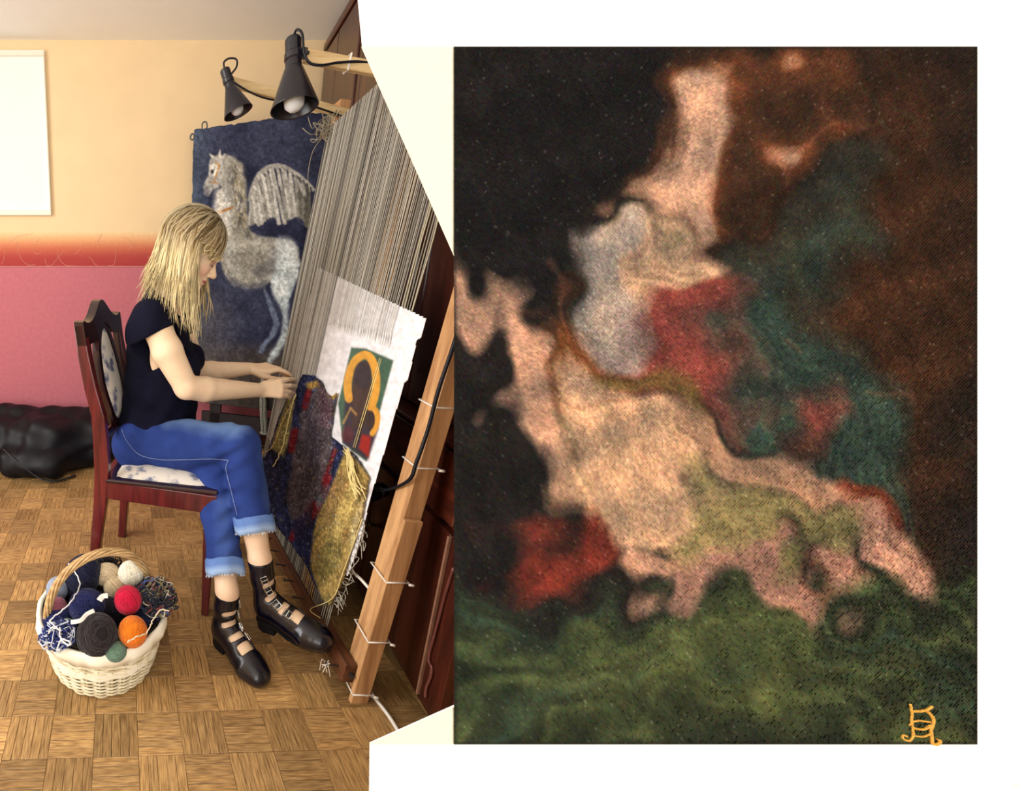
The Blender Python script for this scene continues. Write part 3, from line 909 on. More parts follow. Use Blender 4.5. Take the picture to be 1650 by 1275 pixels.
M_cable = mat('black_cable_rubber', (16, 18, 26), .45, .1)
M_wcord = mat('white_cord', (236, 232, 222), .6, .05)
loom = empty('weaving_loom', LP(1.6, 0, -.03), 'tall pine tapestry loom leaning on the dark wardrobe, grey warp strung on it', 'loom')
b = MB(); b.box((.018, 1.045, .03), (.068, 1.105, 1.93), LM, .003); b.build('post', M_pine, loom)
b = MB(); b.box((.012, 1.028, .0), (.062, 1.044, .60), LM, .002); b.build('post_splint', M_pine, loom)
b = MB(); b.box((.025, 2.10, .02), (.075, 2.16, 1.93), LM, .003); b.build('post', M_pine, loom)
b = MB(); b.box((-.022, 1.046, .055), (.014, 2.16, .118), LM, .003); b.build('bottom_beam', M_beam, loom)
b = MB(); b.tube([LM @ V((.005, 1.04, 1.875)), LM @ V((.005, 2.17, 1.80))], .012, 10); b.build('top_rod', M_beam, loom, True)
for i in range(11):                                    # nails along the bottom beam
    y = 1.075 + i * .095
    b = MB(); p = LM @ V((-.020, y, .085)); q = LM @ V((-.058, y, .088))
    b.tube([p, q], .0028, 6); b.tube([q, q + LNrm * .003], .006, 8); b.build('nail', M_steel, loom)
    if i in (0, 2):
        b = MB()
        for k in range(8):
            a = q + V((rnd.uniform(-.004, .004), rnd.uniform(-.01, .01), 0))
            b.tube(smooth_path([a, a + V((rnd.uniform(-.012, .006), rnd.uniform(-.01, .01), rnd.uniform(-.008, .012))), a + V((rnd.uniform(-.02, .01), rnd.uniform(-.016, .016), -rnd.uniform(.004, .028)))], 4), .0009, 5)
        b.build('thread_knot', M_wcord, loom)
b = MB(); b.tube([LM @ V((.0, 1.05, .088)), LM @ V((.0, 1.035, .088))], .007, 8); b.build('bolt', M_steel, loom)
# cable ties round the post
for s in (.035, .22, .415, .74, .90):
    b = MB(); x0, y0, x1, y1 = (.010, 1.026, .071, 1.108) if s < .6 else (.016, 1.043, .071, 1.108)
    lp = [(x0, y0), (x1, y0), (x1, y1), (x0, y1), (x0, y0)]
    b.tube([LM @ V((x, y, s + (.004 if k % 2 else 0))) for k, (x, y) in enumerate(lp)], .0022, 6)
    b.tube([LM @ V((x1, y0, s)), LM @ V((x1 + .012, y0 - .004, s + .001))], .0038, 6); b.build('cable_tie', M_tie, loom, True)
# black cable down the post
pp = [(.012, 1.036, 1.9), (.008, 1.04, 1.45), (.012, 1.038, 1.1), (.006, 1.036, .95), (.010, 1.038, .85), (.004, 1.036, .76), (.006, 1.05, .70), (.02, 1.16, .62), (.06, 1.30, .585), (.09, 1.42, .60)]
b = MB(); b.tube(smooth_path([LM @ V(p) for p in pp], 8), .0045, 8); b.build('cable', M_cable, loom, True)

# warp: one thread every few millimetres
M_warp = attr_mat('linen_warp', .9, spec=.1, bump=.4, nscale=900)
b = MB(); yn, yf = 1.196, 2.075
rr = random.Random(12)
y = yn; k = 0
while y < yf:
    t = (y - yn) / (yf - yn)
    g = rr.choice(((132, 128, 114), (150, 146, 130), (112, 108, 98), (160, 156, 142), (92, 88, 82)))
    if .14 < t < .26 and rr.random() < .55: g = (172, 136, 92)
    if rr.random() < .06: g = (98, 80, 72)
    r = rr.uniform(.0013, .0020); dy = rr.uniform(-.006, .006); do = rr.uniform(-.0015, .0015)
    top = 1.868 - .0664 * (y - 1.1)
    dark = rr.random() < .2
    b.tube([LP(y + dy * .2, .10, .012 + do), LP(y + dy, 1.0, .010 + do), LP(y + dy * 1.4, top, .008)], r, 5, c=lin(g), cap=False)
    step = rr.uniform(.0034, .0052) if t > .22 else rr.uniform(.005, .0105)
    y += step * (1.9 if dark else 1.0); k += 1
y = 1.66
while y < 2.05:                                        # front layer of the crossed warp, over the sheet
    g = rr.choice(((176, 172, 160), (150, 147, 138), (192, 188, 176), (128, 125, 118))); dy = rr.uniform(-.004, .004)
    b.tube([LP(y, .45, .021), LP(y + dy, 1.0, .0205), LP(y + dy, 1.868 - .0664 * (y - 1.1), .013)], rr.uniform(.0010, .0016), 5, c=lin(g), cap=False)
    y += rr.uniform(.004, .011)
y = 1.24
while y < 1.66:                                        # the same layer ends above the print, where it dips behind the sheet
    b.tube([LP(y, 1.0 + .04 * (y - 1.24), .015), LP(y, 1.06, .0205), LP(y, 1.868 - .0664 * (y - 1.1), .013)], rr.uniform(.0008, .0013), 5, c=lin(rr.choice(((190, 186, 176), (168, 164, 154), (204, 201, 192)))), cap=False)
    y += rr.uniform(.005, .013)
for i in range(14):                                    # slack crossing threads near the edges
    y0 = rr.choice((rr.uniform(1.19, 1.36), rr.uniform(1.19, 2.0)))
    b.tube([LP(y0, .75, .013), LP(y0 + rr.uniform(-.03, .03), 1.3, .015), LP(y0 + rr.uniform(-.02, .02), 1.8, .011)], .0016, 5, c=lin((190, 184, 162)), cap=False)
o = b.build('warp_threads', M_warp, loom, True, True); o['kind'] = 'stuff'
# tangle of warp ends at the top far corner
b = MB()
for i in range(26):
    a = LP(2.05 + rr.uniform(-.02, .02), 1.80 + rr.uniform(-.03, .02), .02)
    pts = [a]
    for j in range(4): pts.append(pts[-1] + V((rr.uniform(-.03, .025), rr.uniform(-.03, .02), rr.uniform(-.035, .04))))
    b.tube(smooth_path(pts, 4), .0017, 5)
b.tube(smooth_path([LP(2.07, 1.78, .02), LP(2.09, 1.72, .05), LP(2.09, 1.62, .05), LP(2.08, 1.56, .03)], 5), .0014, 5)
b.build('warp_knot', mat('warp_knot_linen', (158, 150, 130), .9, .2), loom, True)
# two wooden arms that carry the lamps
A1, B1 = atY(566, 186, 2.05), atY(368, 131, 1.98)
A2, B2 = atY(690, 128, 1.52), atY(490, 90, 1.50)
for A_, B_ in ((A1, B1), (A2, B2)):
    d = (B_ - A_).normalized(); u = (V((0, 0, 1)) - d * d.z).normalized(); w = d.cross(u)
    b = MB(); b.box((-.02, -.010, -.017), ((B_ - A_).length, .010, .017), frame(A_, d, w, u), .002); b.build('arm', M_pineY, loom)
# short white rope between weave and post, white cord on the floor
b = MB(); b.tube(smooth_path([LP(1.21, .33, -.01), LP(1.15, .335, -.02), LP(1.11, .33, -.03)], 5), .0045, 8); b.build('tie_rope', M_wcord, loom, True)
b = MB(); b.tube(smooth_path([LM @ V((.05, 1.03, .035)), atZ(600, 1122, .006), atZ(622, 1148, .006), atZ(640, 1176, .006), atZ(660, 1215, .006), atZ(700, 1300, .006), atZ(900, 1420, .006)], 8), .0052, 8)
tag(b.build('power_lead', M_wcord, None, True), 'white power cord running across the parquet from the loom post', 'cord')

# ------------------------------------------------------------------ cartoon sheet behind the warp
OP = .017
def Lgrid(poly, o, h, jag=0.0, relief=None, thick=.0):
    """cells of the loom plane whose photo position lies inside poly"""
    ys = [Lys(*p, o) for p in poly]
    y0, y1, s0, s1 = min(q[0] for q in ys), max(q[0] for q in ys), min(q[1] for q in ys), max(q[1] for q in ys)
    ny, ns = int((y1 - y0) / h) + 2, int((s1 - s0) / h) + 2
    Yg, Sg = np.meshgrid(y0 + h * np.arange(ny), s0 + h * np.arange(ns), indexing='ij')
    yy, ss = Yg.ravel(), Sg.ravel()
    oo = np.full(yy.shape, o) if relief is None else o + relief(yy, ss)
    P3 = np.stack([LQ.x + LT.x * ss + LNrm.x * oo, yy, LT.z * ss + LNrm.z * oo], 1)
    px, py = pix(P3)
    PY = np.array(ys)
    d = polydist(yy, ss, PY)
    if jag: d = d + (vnoise(yy, ss, .02, 3, 3) - .5) * jag
    ins = (d < 0).reshape(ny, ns)
    ii = np.arange(ny * ns).reshape(ny, ns)
    ok = ins[:-1, :-1] & ins[1:, :-1] & ins[:-1, 1:] & ins[1:, 1:]
    q = np.stack([ii[:-1, :-1][ok], ii[:-1, 1:][ok], ii[1:, 1:][ok], ii[1:, :-1][ok]], 1)
    used = np.unique(q); mp = np.full(ny * ns, -1); mp[used] = np.arange(len(used))
    return P3[used], mp[q], px[used], py[used], d[used]
sheet_poly = [(513, 430), (687, 512), (679, 546), (672, 549), (658, 612), (651, 618), (628, 700), (598, 800), (578, 880), (560, 930), (500, 880), (430, 760), (436, 700), (470, 580)]
# the sheet is slipped between the threads: near part in front of the warp, far part behind it
v_, q_, px, py, d_ = Lgrid(sheet_poly, OP, .0035, 0, lambda yy, ss: -.012 * np.clip((yy - 2.0) / .05, 0, 1))
P = Paint(px, py, (228, 228, 234))
P.blob(650, 600, 30, 160, (236, 234, 240), .8, ang=.25)
P.poly([(566, 560), (590, 562), (634, 581), (590, 744), (552, 714), (545, 650)], (66, 92, 76), 3)
P.poly([(556, 640), (575, 625), (600, 650), (610, 690), (592, 742), (553, 714)], (56, 48, 58), 5)
P.poly([(572, 585), (596, 580), (600, 640), (588, 690), (568, 690), (566, 630)], (66, 50, 46), 5)
for arch, w in (([(562, 643), (560, 620), (565, 596), (575, 579), (589, 572), (600, 582), (606, 606), (605, 632), (599, 654)], 6.2), ([(595, 657), (603, 659), (608, 669), (607, 684), (600, 699)], 4.2)):
    ap = smooth_path([V((a, c, 0)) for a, c in arch], 6)
    for a, c in zip(ap, ap[1:]): P.line((a.x, a.y), (c.x, c.y), w, (206, 148, 58), 1, soft=2)
P.blob(584, 605, 14, 22, (54, 46, 50), 1, soft=.3, jit=.05)
P.blob(597, 678, 7, 14, (58, 44, 42), 1, soft=.3, jit=.05)
P.poly([(583, 700), (598, 704), (594, 738), (578, 722)], (146, 40, 34), 4)
P.line((553, 682), (565, 658), 1.6, (170, 130, 68), .8); P.line((565, 658), (574, 668), 1.6, (170, 130, 68), .8)
P.blob(560, 700, 10, 14, (96, 40, 46), .6)
for i in range(60):  # faint show-through stripes of the warp, painted into the sheet's colour
    x0 = 505 + i * 3.1; P.line((x0, 430), (x0 - 62, 700), .5, rr.choice(((176, 172, 160), (150, 148, 142), (206, 204, 198))), .42 * max(0, 1 - i / 52), soft=2.5)
P.speck(.12, 7, 41, 3)
sheet = mesh('design_sheet', v_, q_, attr_mat('printed_paper', .8, bump=.05, nscale=300), None, True, P.lin())
sheet.modifiers.new('thickness', 'SOLIDIFY').thickness = .0012
tag(sheet, 'white paper design sheet with a small gold and green print behind the warp', 'design sheet')

# ------------------------------------------------------------------ unfinished weave
OW = .022
rel = lambda yy, ss: .004 * vnoise(yy, ss, .012, 51, 3) + .006 * vnoise(yy, ss, .07, 52, 2)
weave_poly = [(490, 603), (508, 606), (518, 613), (526, 632), (536, 640), (547, 630), (541, 650), (534, 702), (549, 714), (558, 722), (576, 735), (597, 770), (585, 836), (573, 870), (556, 930), (534, 978), (518, 968), (498, 916), (478, 888), (450, 852), (428, 826), (414, 800), (412, 770), (424, 742), (434, 724), (449, 676), (464, 640), (472, 645)]
v_, q_, px, py, d_ = Lgrid(weave_poly, OW, .0035, .010, rel)
P = Paint(px, py, (38, 44, 78))
P.speck(.5, 5, 61, 2)
P.poly([(436, 722), (452, 672), (464, 640), (476, 642), (466, 705), (457, 737)], (158, 150, 92), 4)
P.poly([(492, 618), (512, 612), (516, 622), (498, 630)], (176, 142, 76), 4, jit=3)
P.poly([(517, 612), (530, 634), (546, 631), (537, 644), (524, 640)], (184, 146, 78), 4, jit=3)
body = [(505, 628), (520, 616), (530, 640), (540, 645), (534, 700), (540, 720), (530, 770), (512, 812), (490, 842), (470, 838), (463, 800), (468, 752), (480, 700), (486, 660)]
P.poly(body, (92, 82, 88), 8, jit=6)
P.poly([(518, 620), (530, 645), (536, 665), (530, 690), (516, 685), (512, 655)], (108, 76, 88), 14, .8)
P.poly([(500, 640), (520, 660), (512, 760), (496, 800), (486, 720)], (56, 50, 62), 14, .6)
P.poly([(476, 720), (492, 740), (484, 830), (468, 820)], (96, 88, 92), 14, .6)
for a, c, w in (((497, 632), (491, 655), 5), ((475, 695), (469, 725), 6), ((540, 726), (520, 780), 3), ((510, 815), (478, 860), 9), ((530, 770), (520, 800), 5), ((470, 868), (480, 850), 5)):
    P.line(a, c, w, (122, 28, 36), .95, soft=4)
P.poly([(470, 842), (500, 820), (505, 860), (498, 916), (478, 888)], (40, 44, 82), 6, .9)
P.poly([(508, 806), (530, 780), (524, 800), (512, 822)], (112, 128, 136), 6, .8)
gold = [(558, 722), (600, 772), (586, 838), (573, 870), (556, 930), (534, 980), (518, 966), (500, 914), (504, 862), (512, 830), (532, 790), (546, 752)]
P.poly(gold, (172, 146, 84), 5)
for i in range(70):
    x0, y0 = rr.uniform(505, 596), rr.uniform(725, 970); P.blob(x0, y0, rr.uniform(2, 6), rr.uniform(5, 16), rr.choice(((118, 112, 66), (200, 172, 104), (150, 106, 66), (130, 128, 80))), .45 * float(polydist(np.array([x0]), np.array([y0]), gold)[0] < -3), ang=.3, soft=.9, seed=i)
for i in range(60):
    x0, y0 = rr.uniform(466, 538), rr.uniform(640, 835); P.line((x0, y0), (x0 - rr.uniform(2, 12), y0 + rr.uniform(14, 40)), 1.2, rr.choice(((58, 50, 60), (124, 112, 112), (46, 40, 52), (104, 92, 96))), .55 * float(polydist(np.array([x0]), np.array([y0]), body)[0] < -2), soft=3)
for i in range(160):
    x0, y0 = rr.uniform(415, 548), rr.uniform(605, 930); P.blob(x0, y0, rr.uniform(1.2, 3), rr.uniform(1.2, 3), rr.choice(((120, 130, 150), (70, 84, 130), (30, 30, 50), (130, 116, 84))), .6, soft=.8, seed=i)
P.blob(530, 900, 16, 40, (120, 112, 62), .6, ang=.3); P.blob(556, 820, 10, 50, (214, 186, 110), .7, ang=.3); P.blob(540, 800, 9, 40, (146, 112, 70), .5, ang=.3); P.blob(575, 845, 8, 40, (224, 206, 150), .6, ang=.25)
P.speck(.28, 2.2, 65, 1); P.speck(.25, 14, 66, 3); P.c = P.c * .84
rs2 = np.random.RandomState(8); m_ = rs2.rand(len(px)) < .03
P.c[m_] = np.clip(P.c[m_] + 70, 0, 255)
weave = empty('unfinished_tapestry', LP(1.5, .15, .02), 'half-woven tapestry with dark figure and gold ground on the loom', 'tapestry')
o = mesh('woven_cloth', v_, q_, M_yarn, weave, False, P.lin()); o.modifiers.new('thickness', 'SOLIDIFY').thickness = .004
# loose yarn ends
def ends(name, spec, m, r=.0014):
    b = MB()
    for pts in spec: b.tube(smooth_path(pts, 6), r, 5)
    return b.build(name, m, weave, True)
M_yel = mat('pale_yellow_wool', (222, 204, 140), .9, .15, 200, .4)
def wob(pts, a=.004):
    return [p + V((rr.uniform(-a, a), rr.uniform(-a, a), rr.uniform(-a, a))) for p in smooth_path(pts, 8)]
b = MB()
b.tube(wob([Lpx(477, 636, .05), Lpx(470, 655, .045), Lpx(462, 690, .04), Lpx(455, 720, .04), Lpx(448, 738, .045), Lpx(440, 752, .045)], .0025), .0026, 6)
b.tube(wob([Lpx(476, 640, .05), Lpx(455, 680, .035), Lpx(442, 715, .035), Lpx(430, 728, .04), Lpx(419, 729, .05)], .002), .0014, 5)
b.build('hanging_yarn', M_yel, weave, True)
b = MB()
for i in range(14):
    a = Lpx(556 + rr.uniform(-4, 6), 722 + rr.uniform(-3, 8), .03)
    b.tube(smooth_path([a, Lpx(562 + rr.uniform(-3, 8), 745 + rr.uniform(-5, 5), .04), Lpx(566 + rr.uniform(-6, 12), 772 + rr.uniform(-8, 8), .045), Lpx(578 + rr.uniform(-6, 14), 792 + rr.uniform(-10, 16), .04)], 6), .0017, 5)
b.build('yarn_bundle', M_yel, weave, True)
b = MB()
for i in range(34):
    t = rr.random(); x0, y0 = 584 - 48 * t + rr.uniform(-2, 4), 838 + 135 * t
    a = Lpx(x0, y0, .02); b.tube(smooth_path([a, a + V((rr.uniform(-.004, .02), -rr.uniform(.005, .025), rr.uniform(-.01, .012))), a + V((rr.uniform(-.004, .02), -rr.uniform(.005, .03), -rr.uniform(.012, .04)))], 4), .0012, 5)
b.build('fringe', mat('mixed_fringe_wool', (176, 172, 160), .9, .4, 60), weave, True)
b = MB()
b.tube([Lpx(615, 578, .016), Lpx(572, 722, .022)], .0013, 5); b.tube([Lpx(612, 577, .017), Lpx(569, 721, .022)], .0011, 5)
b.tube(smooth_path([Lpx(584, 836, .03), Lpx(552, 925, .03), Lpx(535, 965, .03), Lpx(500, 982, .03), Lpx(516, 996, .03)], 5), .0016, 5); b.build('loose_thread', M_yel, weave, True)

# ------------------------------------------------------------------ lamps
M_shade = mat('blue_black_enamel', (11, 12, 24), .3, .15, 8, spec=.6)
M_bulb = mat('frosted_bulb', (228, 234, 236), .3, .02)
M_shadein = mat('white_enamel', (220, 220, 214), .5, .03)
def lamp(top, bottom, rad, label, cable, knob):
    """spot lamp: axis from neck top to shade mouth"""
    ax = (bottom - top); Ln = ax.length; z = ax.normalized(); x = z.orthogonal().normalized()
    Mx = frame(top, x, z.cross(x), z)
    root = empty('clip_lamp', top, label, 'lamp', 'black clip lamps on the loom arms')
    b = MB(); b.lathe([(rad * .36, Ln * .42), (rad * .40, Ln * .44), (rad * .99, Ln * .985), (rad, Ln), (rad * .97, Ln), (rad * .95, Ln * .98), (rad * .36, Ln * .46)], 32, Mx); b.build('shade', M_shade, root, True)
    b = MB(); b.lathe([(.0, 0), (rad * .30, 0), (rad * .34, Ln * .03), (rad * .34, Ln * .20), (rad * .38, Ln * .22), (rad * .38, Ln * .30), (rad * .33, Ln * .32), (rad * .37, Ln * .44), (0, Ln * .46)], 20, Mx); b.build('socket', M_shade, root)
    b = MB(); b.lathe([(0, Ln * 1.04), (rad * .22, Ln * 1.03), (rad * .40, Ln * .97), (rad * .44, Ln * .88), (rad * .36, Ln * .75), (rad * .2, Ln * .6), (0, Ln * .58)], 18, Mx); b.build('bulb', M_bulb, root, True)
    b = MB(); b.box((-.012, -.012, -.012), (.012, .012, .012), Matrix.Translation(knob) , .003); b.tube([knob, knob + (top + ax * .2 - knob) * .8], .006, 8); b.tube([knob + V((-.018, -.004, 0)), knob + V((.018, -.004, 0))], .005, 8); b.build('clamp', M_black_plastic, root)
    b = MB(); b.tube(smooth_path(cable, 8), .0035, 8); b.build('cable', M_cable, root, True)
    return root
t1, b1 = atY(362, 112, 1.95), atY(384, 182, 1.93)
lamp(t1, b1, .056, 'small black cone lamp at the tip of the far loom arm', [t1 - (b1 - t1) * .02, atY(361, 100, 1.95), atY(370, 94, 1.95), atY(381, 96, 1.95), atY(381, 108, 1.95), atY(372, 122, 1.96), atY(378, 133, 1.97), atY(410, 152, 1.97), atY(440, 161, 1.98), atY(480, 164, 2.0), atY(560, 190, 2.04)], B1 + V((-.006, -.015, .004)))
t2, b2 = atY(472, 62, 1.49), atY(474, 175, 1.46)
lamp(t2, b2, .0665, 'larger black cone lamp hanging from the near loom arm', [t2, atY(478, 48, 1.47), atY(487, 55, 1.46), atY(490, 85, 1.455), atY(500, 102, 1.455), atY(520, 105, 1.46), atY(545, 101, 1.48), atY(585, 100, 1.50), atY(640, 112, 1.51)], atY(487, 86, 1.475))
# white tie on the near arm
b = MB(); c = atY(560, 102, 1.51); d = (B2 - A2).normalized()
u = (V((0, 0, 1)) - d * d.z).normalized(); w = d.cross(u)
b.tube([c + u * .02 + w * .013, c - u * .022 + w * .013, c - u * .022 - w * .013, c + u * .02 - w * .013, c + u * .02 + w * .013], .003, 6); b.build('cable_tie', M_tie, loom)
# black socket box clipped behind the loom
q = atY(607, 792, 1.36); root = empty('black_spot_lamp', q, 'small shiny black lamp head behind the loom against the wardrobe', 'lamp')
Mx = frame(q + V((-.03, -.02, 0)), V((0, 0, 1)), V((.5, -.85, 0)).normalized(), V((.85, .5, 0)).normalized())
b = MB(); b.lathe([(0, 0), (.024, 0), (.026, .004), (.026, .02), (.022, .024), (.022, .03), (.026, .034), (.026, .062), (.02, .068), (0, .068)], 24, Mx); b.build('lamp_head', mat('gloss_black', (12, 12, 16), .15, .1, spec=.7), root)
b = MB(); b.lathe([(.0225, .022), (.0245, .0235), (.0245, .030), (.0225, .032)], 24, Mx); b.build('ring', M_steel, root)

# ------------------------------------------------------------------ winged horse tapestry on its stand
HL, HR = atY(313, 208, 2.92), atY(531, 181, 2.62)
HL.z = HR.z = (HL.z + HR.z) / 2
zb = atY(330, 648, 2.88).z
hx = (HR - HL).normalized(); hn = V((hx.y, -hx.x, 0))
hw_ = (HR - HL).length; hh = HL.z - zb
nu, nv = 170, 340
U, W_ = np.meshgrid(np.linspace(0, 1, nu), np.linspace(0, 1, nv), indexing='ij')
u_, w_ = U.ravel(), W_.ravel()
bul = .006 * np.sin(w_ * 5 + u_ * 3) + .004 * vnoise(u_, w_, .15, 71)
edg = .006 * (vnoise(w_, u_, .04, 72, 3) - .5) * 2
P3 = np.array(HL)[None] + np.outer(u_ * hw_ + edg * np.sign(u_ - .5) * (np.abs(u_ - .5) > .49), np.array(hx)) + np.outer(bul, np.array(hn)); P3[:, 2] -= w_ * hh + edg * (w_ < .01)
px, py = pix(P3)
P = Paint(px, py, (44, 47, 68))
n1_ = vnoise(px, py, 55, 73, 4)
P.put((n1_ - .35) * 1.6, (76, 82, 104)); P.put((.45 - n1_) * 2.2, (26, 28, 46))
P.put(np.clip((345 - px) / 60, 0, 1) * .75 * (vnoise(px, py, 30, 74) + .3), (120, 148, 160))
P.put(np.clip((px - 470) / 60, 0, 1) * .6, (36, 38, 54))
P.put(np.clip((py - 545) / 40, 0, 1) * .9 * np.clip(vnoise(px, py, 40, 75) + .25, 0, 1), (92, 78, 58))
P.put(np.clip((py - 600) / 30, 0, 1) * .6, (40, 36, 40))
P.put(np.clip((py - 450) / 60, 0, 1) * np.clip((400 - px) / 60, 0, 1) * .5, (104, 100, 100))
c3 = lambda *pts: [(300 + a / 2.835, 170 + c / 2.835) for a, c in pts]
far = c3((358, 830), (388, 890), (415, 950), (428, 1000), (412, 1045), (372, 1092), (348, 1136), (328, 1130), (334, 1105), (378, 1055), (400, 1000), (378, 925), (350, 840))
P.poly(far, (104, 114, 136), 3, jit=2)
neck = c3((110, 232), (150, 222), (215, 232), (255, 268), (270, 340), (276, 450), (286, 570), (330, 598), (420, 605), (480, 618), (512, 650), (517, 720), (500, 800), (470, 830), (380, 808), (330, 832), (270, 838), (215, 818), (182, 780), (150, 700), (165, 640), (150, 590), (128, 520), (140, 440), (160, 372))
P.poly(neck, (158, 156, 146), 4, jit=3)
leg = c3((385, 800), (400, 870), (418, 905), (442, 945), (442, 1030), (420, 1082), (386, 1130), (370, 1165), (384, 1182), (402, 1152), (442, 1102), (472, 1050), (466, 1000), (465, 900), (482, 860), (502, 800), (517, 720), (460, 680), (400, 720))
P.poly(leg, (186, 198, 200), 5, .95, jit=3)
P.poly(c3((108, 245), (150, 225), (168, 250), (165, 330), (150, 372), (120, 385), (102, 416), (84, 410), (78, 372), (100, 320)), (176, 174, 168), 3, jit=2)
P.poly(c3((108, 270), (140, 262), (150, 300), (130, 320), (106, 318)), (222, 220, 210), 4); P.poly(c3((112, 296), (128, 292), (124, 310), (114, 312)), (40, 38, 44), 3)
P.poly(c3((80, 375), (108, 370), (104, 412), (84, 410)), (96, 96, 104), 5, .8)
for a, c in (((150, 240), (155, 205)), ((165, 245), (178, 222)), ((125, 240), (108, 222))):
    A_, C_ = c3(a, c); P.line(A_, C_, 3, (190, 188, 178), 1, 1)
P.poly(c3((150, 410), (200, 370), (205, 560), (165, 620), (130, 520)), (214, 212, 204), 14, .8)
P.poly(c3((215, 240), (262, 290), (280, 450), (290, 580), (230, 640), (215, 500), (205, 350)), (134, 130, 116), 12, .7, jit=5)
P.blob(300 + 270 / 2.835, 170 + 740 / 2.835, 34, 28, (150, 146, 134), .7, seed=76)
P.poly(c3((190, 770), (270, 820), (370, 800), (360, 835), (270, 842), (210, 822)), (92, 92, 100), 8, .8)
P.blob(300 + 450 / 2.835, 170 + 680 / 2.835, 22, 26, (204, 212, 212), .8, seed=77); P.blob(300 + 430 / 2.835, 170 + 830 / 2.835, 14, 18, (220, 226, 224), .8, seed=78)
A_, C_ = c3((134, 494), (212, 466)); P.line(A_, C_, 3, (176, 116, 56), .95, 1.5)
for a, c in (((135, 262), (152, 275)), ((152, 275), (128, 345)), ((106, 350), (140, 352))):
    A_, C_ = c3(a, c); P.line(A_, C_, 1.2, (172, 122, 60), .9)
for i in range(60):                                    # shaggy mane
    a = rr.uniform(0, 1); x0, y0 = 215 + 60 * a + rr.uniform(-20, 10), 250 + 330 * a + rr.uniform(-20, 20)
    A_, C_ = c3((x0, y0), (x0 + rr.uniform(-12, 22), y0 + rr.uniform(15, 50))); P.line(A_, C_, 1.3, rr.choice(((196, 192, 178), (112, 106, 92), (160, 146, 112), (84, 84, 88))), .7)
P.poly(c3((285, 520), (300, 400), (335, 320), (400, 300), (480, 330), (560, 380), (560, 540), (480, 480), (420, 520), (350, 520)), (92, 94, 104), 12, .75, jit=6)
wing = smooth_path([V((a, c, 0)) for a, c in ((296, 430), (310, 370), (340, 312), (385, 282), (440, 280), (500, 312), (545, 348), (580, 384))], 5)
for k, (a, c) in enumerate(zip(wing, wing[1:])):
    A_, C_ = c3((a.x, a.y), (c.x, c.y)); P.line(A_, C_, 4.6 - .05 * k, (168, 166, 158), .9, soft=3.5)
tipc = smooth_path([V((a, c, 0)) for a, c in ((292, 548), (318, 540), (345, 548), (372, 520), (404, 512), (442, 552), (470, 520), (494, 515), (520, 500), (545, 540), (562, 560))], 4)
nf = 20
for i in range(nf):                                    # overlapping feathers fanned from the wing's leading edge
    t = i / (nf - 1); a = wing[int(t * (len(wing) - 4))]; c = tipc[int(t * (len(tipc) - 1))]
    g = (176, 150, 206, 168, 212)[i % 5] * (1.0 if t < .68 else 1.0 - (t - .68) * 1.7)
    A_, C_ = c3((a.x, a.y + 14), (c.x, c.y + rr.uniform(-14, 6)))
    P.line((A_[0] + 2.2, A_[1]), (C_[0] + 3.0, C_[1] - 1), 2.0, (40, 40, 56), .85, 3.6, soft=2)
    P.line(A_, C_, 2.2, (g, g - 2, g - 12), .95, 3.4, soft=2.2)
for i in range(16):
    a = wing[int(i / 16 * (len(wing) - 6))]; A_, C_ = c3((a.x + rr.uniform(-4, 10), a.y + 24), (a.x + rr.uniform(8, 34), a.y + rr.uniform(70, 110))); P.line(A_, C_, 2.0, (158, 156, 150) if i % 2 else (196, 194, 184), .85, 3.0, soft=2.4)
# modelling of the body in the yarn colours
for x0, y0, x1, y1, w, cc, al in ((200, 640, 230, 760, 9, (176, 178, 172), .6), (250, 620, 400, 640, 6, (182, 178, 164), .55), (240, 700, 350, 720, 14, (128, 124, 114), .6), (330, 760, 380, 740, 10, (98, 98, 102), .6), (400, 660, 395, 760, 5, (116, 114, 112), .6), (470, 640, 500, 760, 8, (216, 222, 218), .6), (455, 930, 452, 1030, 4, (150, 158, 164), .7), (150, 400, 142, 520, 7, (226, 222, 210), .7), (200, 300, 190, 420, 5, (108, 106, 104), .5), (120, 330, 100, 380, 4, (140, 138, 134), .6)):
    A_, C_ = c3((x0, y0), (x1, y1)); P.line(A_, C_, w, cc, al, soft=9)
P.speck(.22, 4.5, 79, 2); P.speck(.14, 1.8, 80, 1)
ii = np.arange(nu * nv).reshape(nu, nv)
fs = np.stack([ii[:-1, :-1], ii[:-1, 1:], ii[1:, 1:], ii[1:, :-1]], -1).reshape(-1, 4)
ht = empty('horse_tapestry', HL + hx * hw_ / 2 - V((0, 0, hh)), 'blue woven tapestry of a grey winged horse hanging beside the wardrobe', 'tapestry')
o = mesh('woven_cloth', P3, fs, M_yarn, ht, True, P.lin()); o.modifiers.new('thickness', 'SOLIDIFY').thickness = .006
b = MB(); c = HL + V((0, 0, -.004)) - hn * .006
b.tube(smooth_path([c + hx * .05 + V((0, 0, -.01)), c + hx * .045 + V((0, 0, .03)), c + hx * .065 + V((0, 0, .04)), c + hx * .075 + V((0, 0, .02)), c + hx * .07 + V((0, 0, -.01))], 6), .004, 6)
b.build('hook', M_steel, ht, True)
b = MB(); b.tube([c + hx * (.012 * math.cos(a) - .012) + V((0, 0, .016 * math.sin(a) - .03)) for a in np.linspace(0, 6.28, 16)], .005, 6); b.build('hook', M_steel, ht, True)
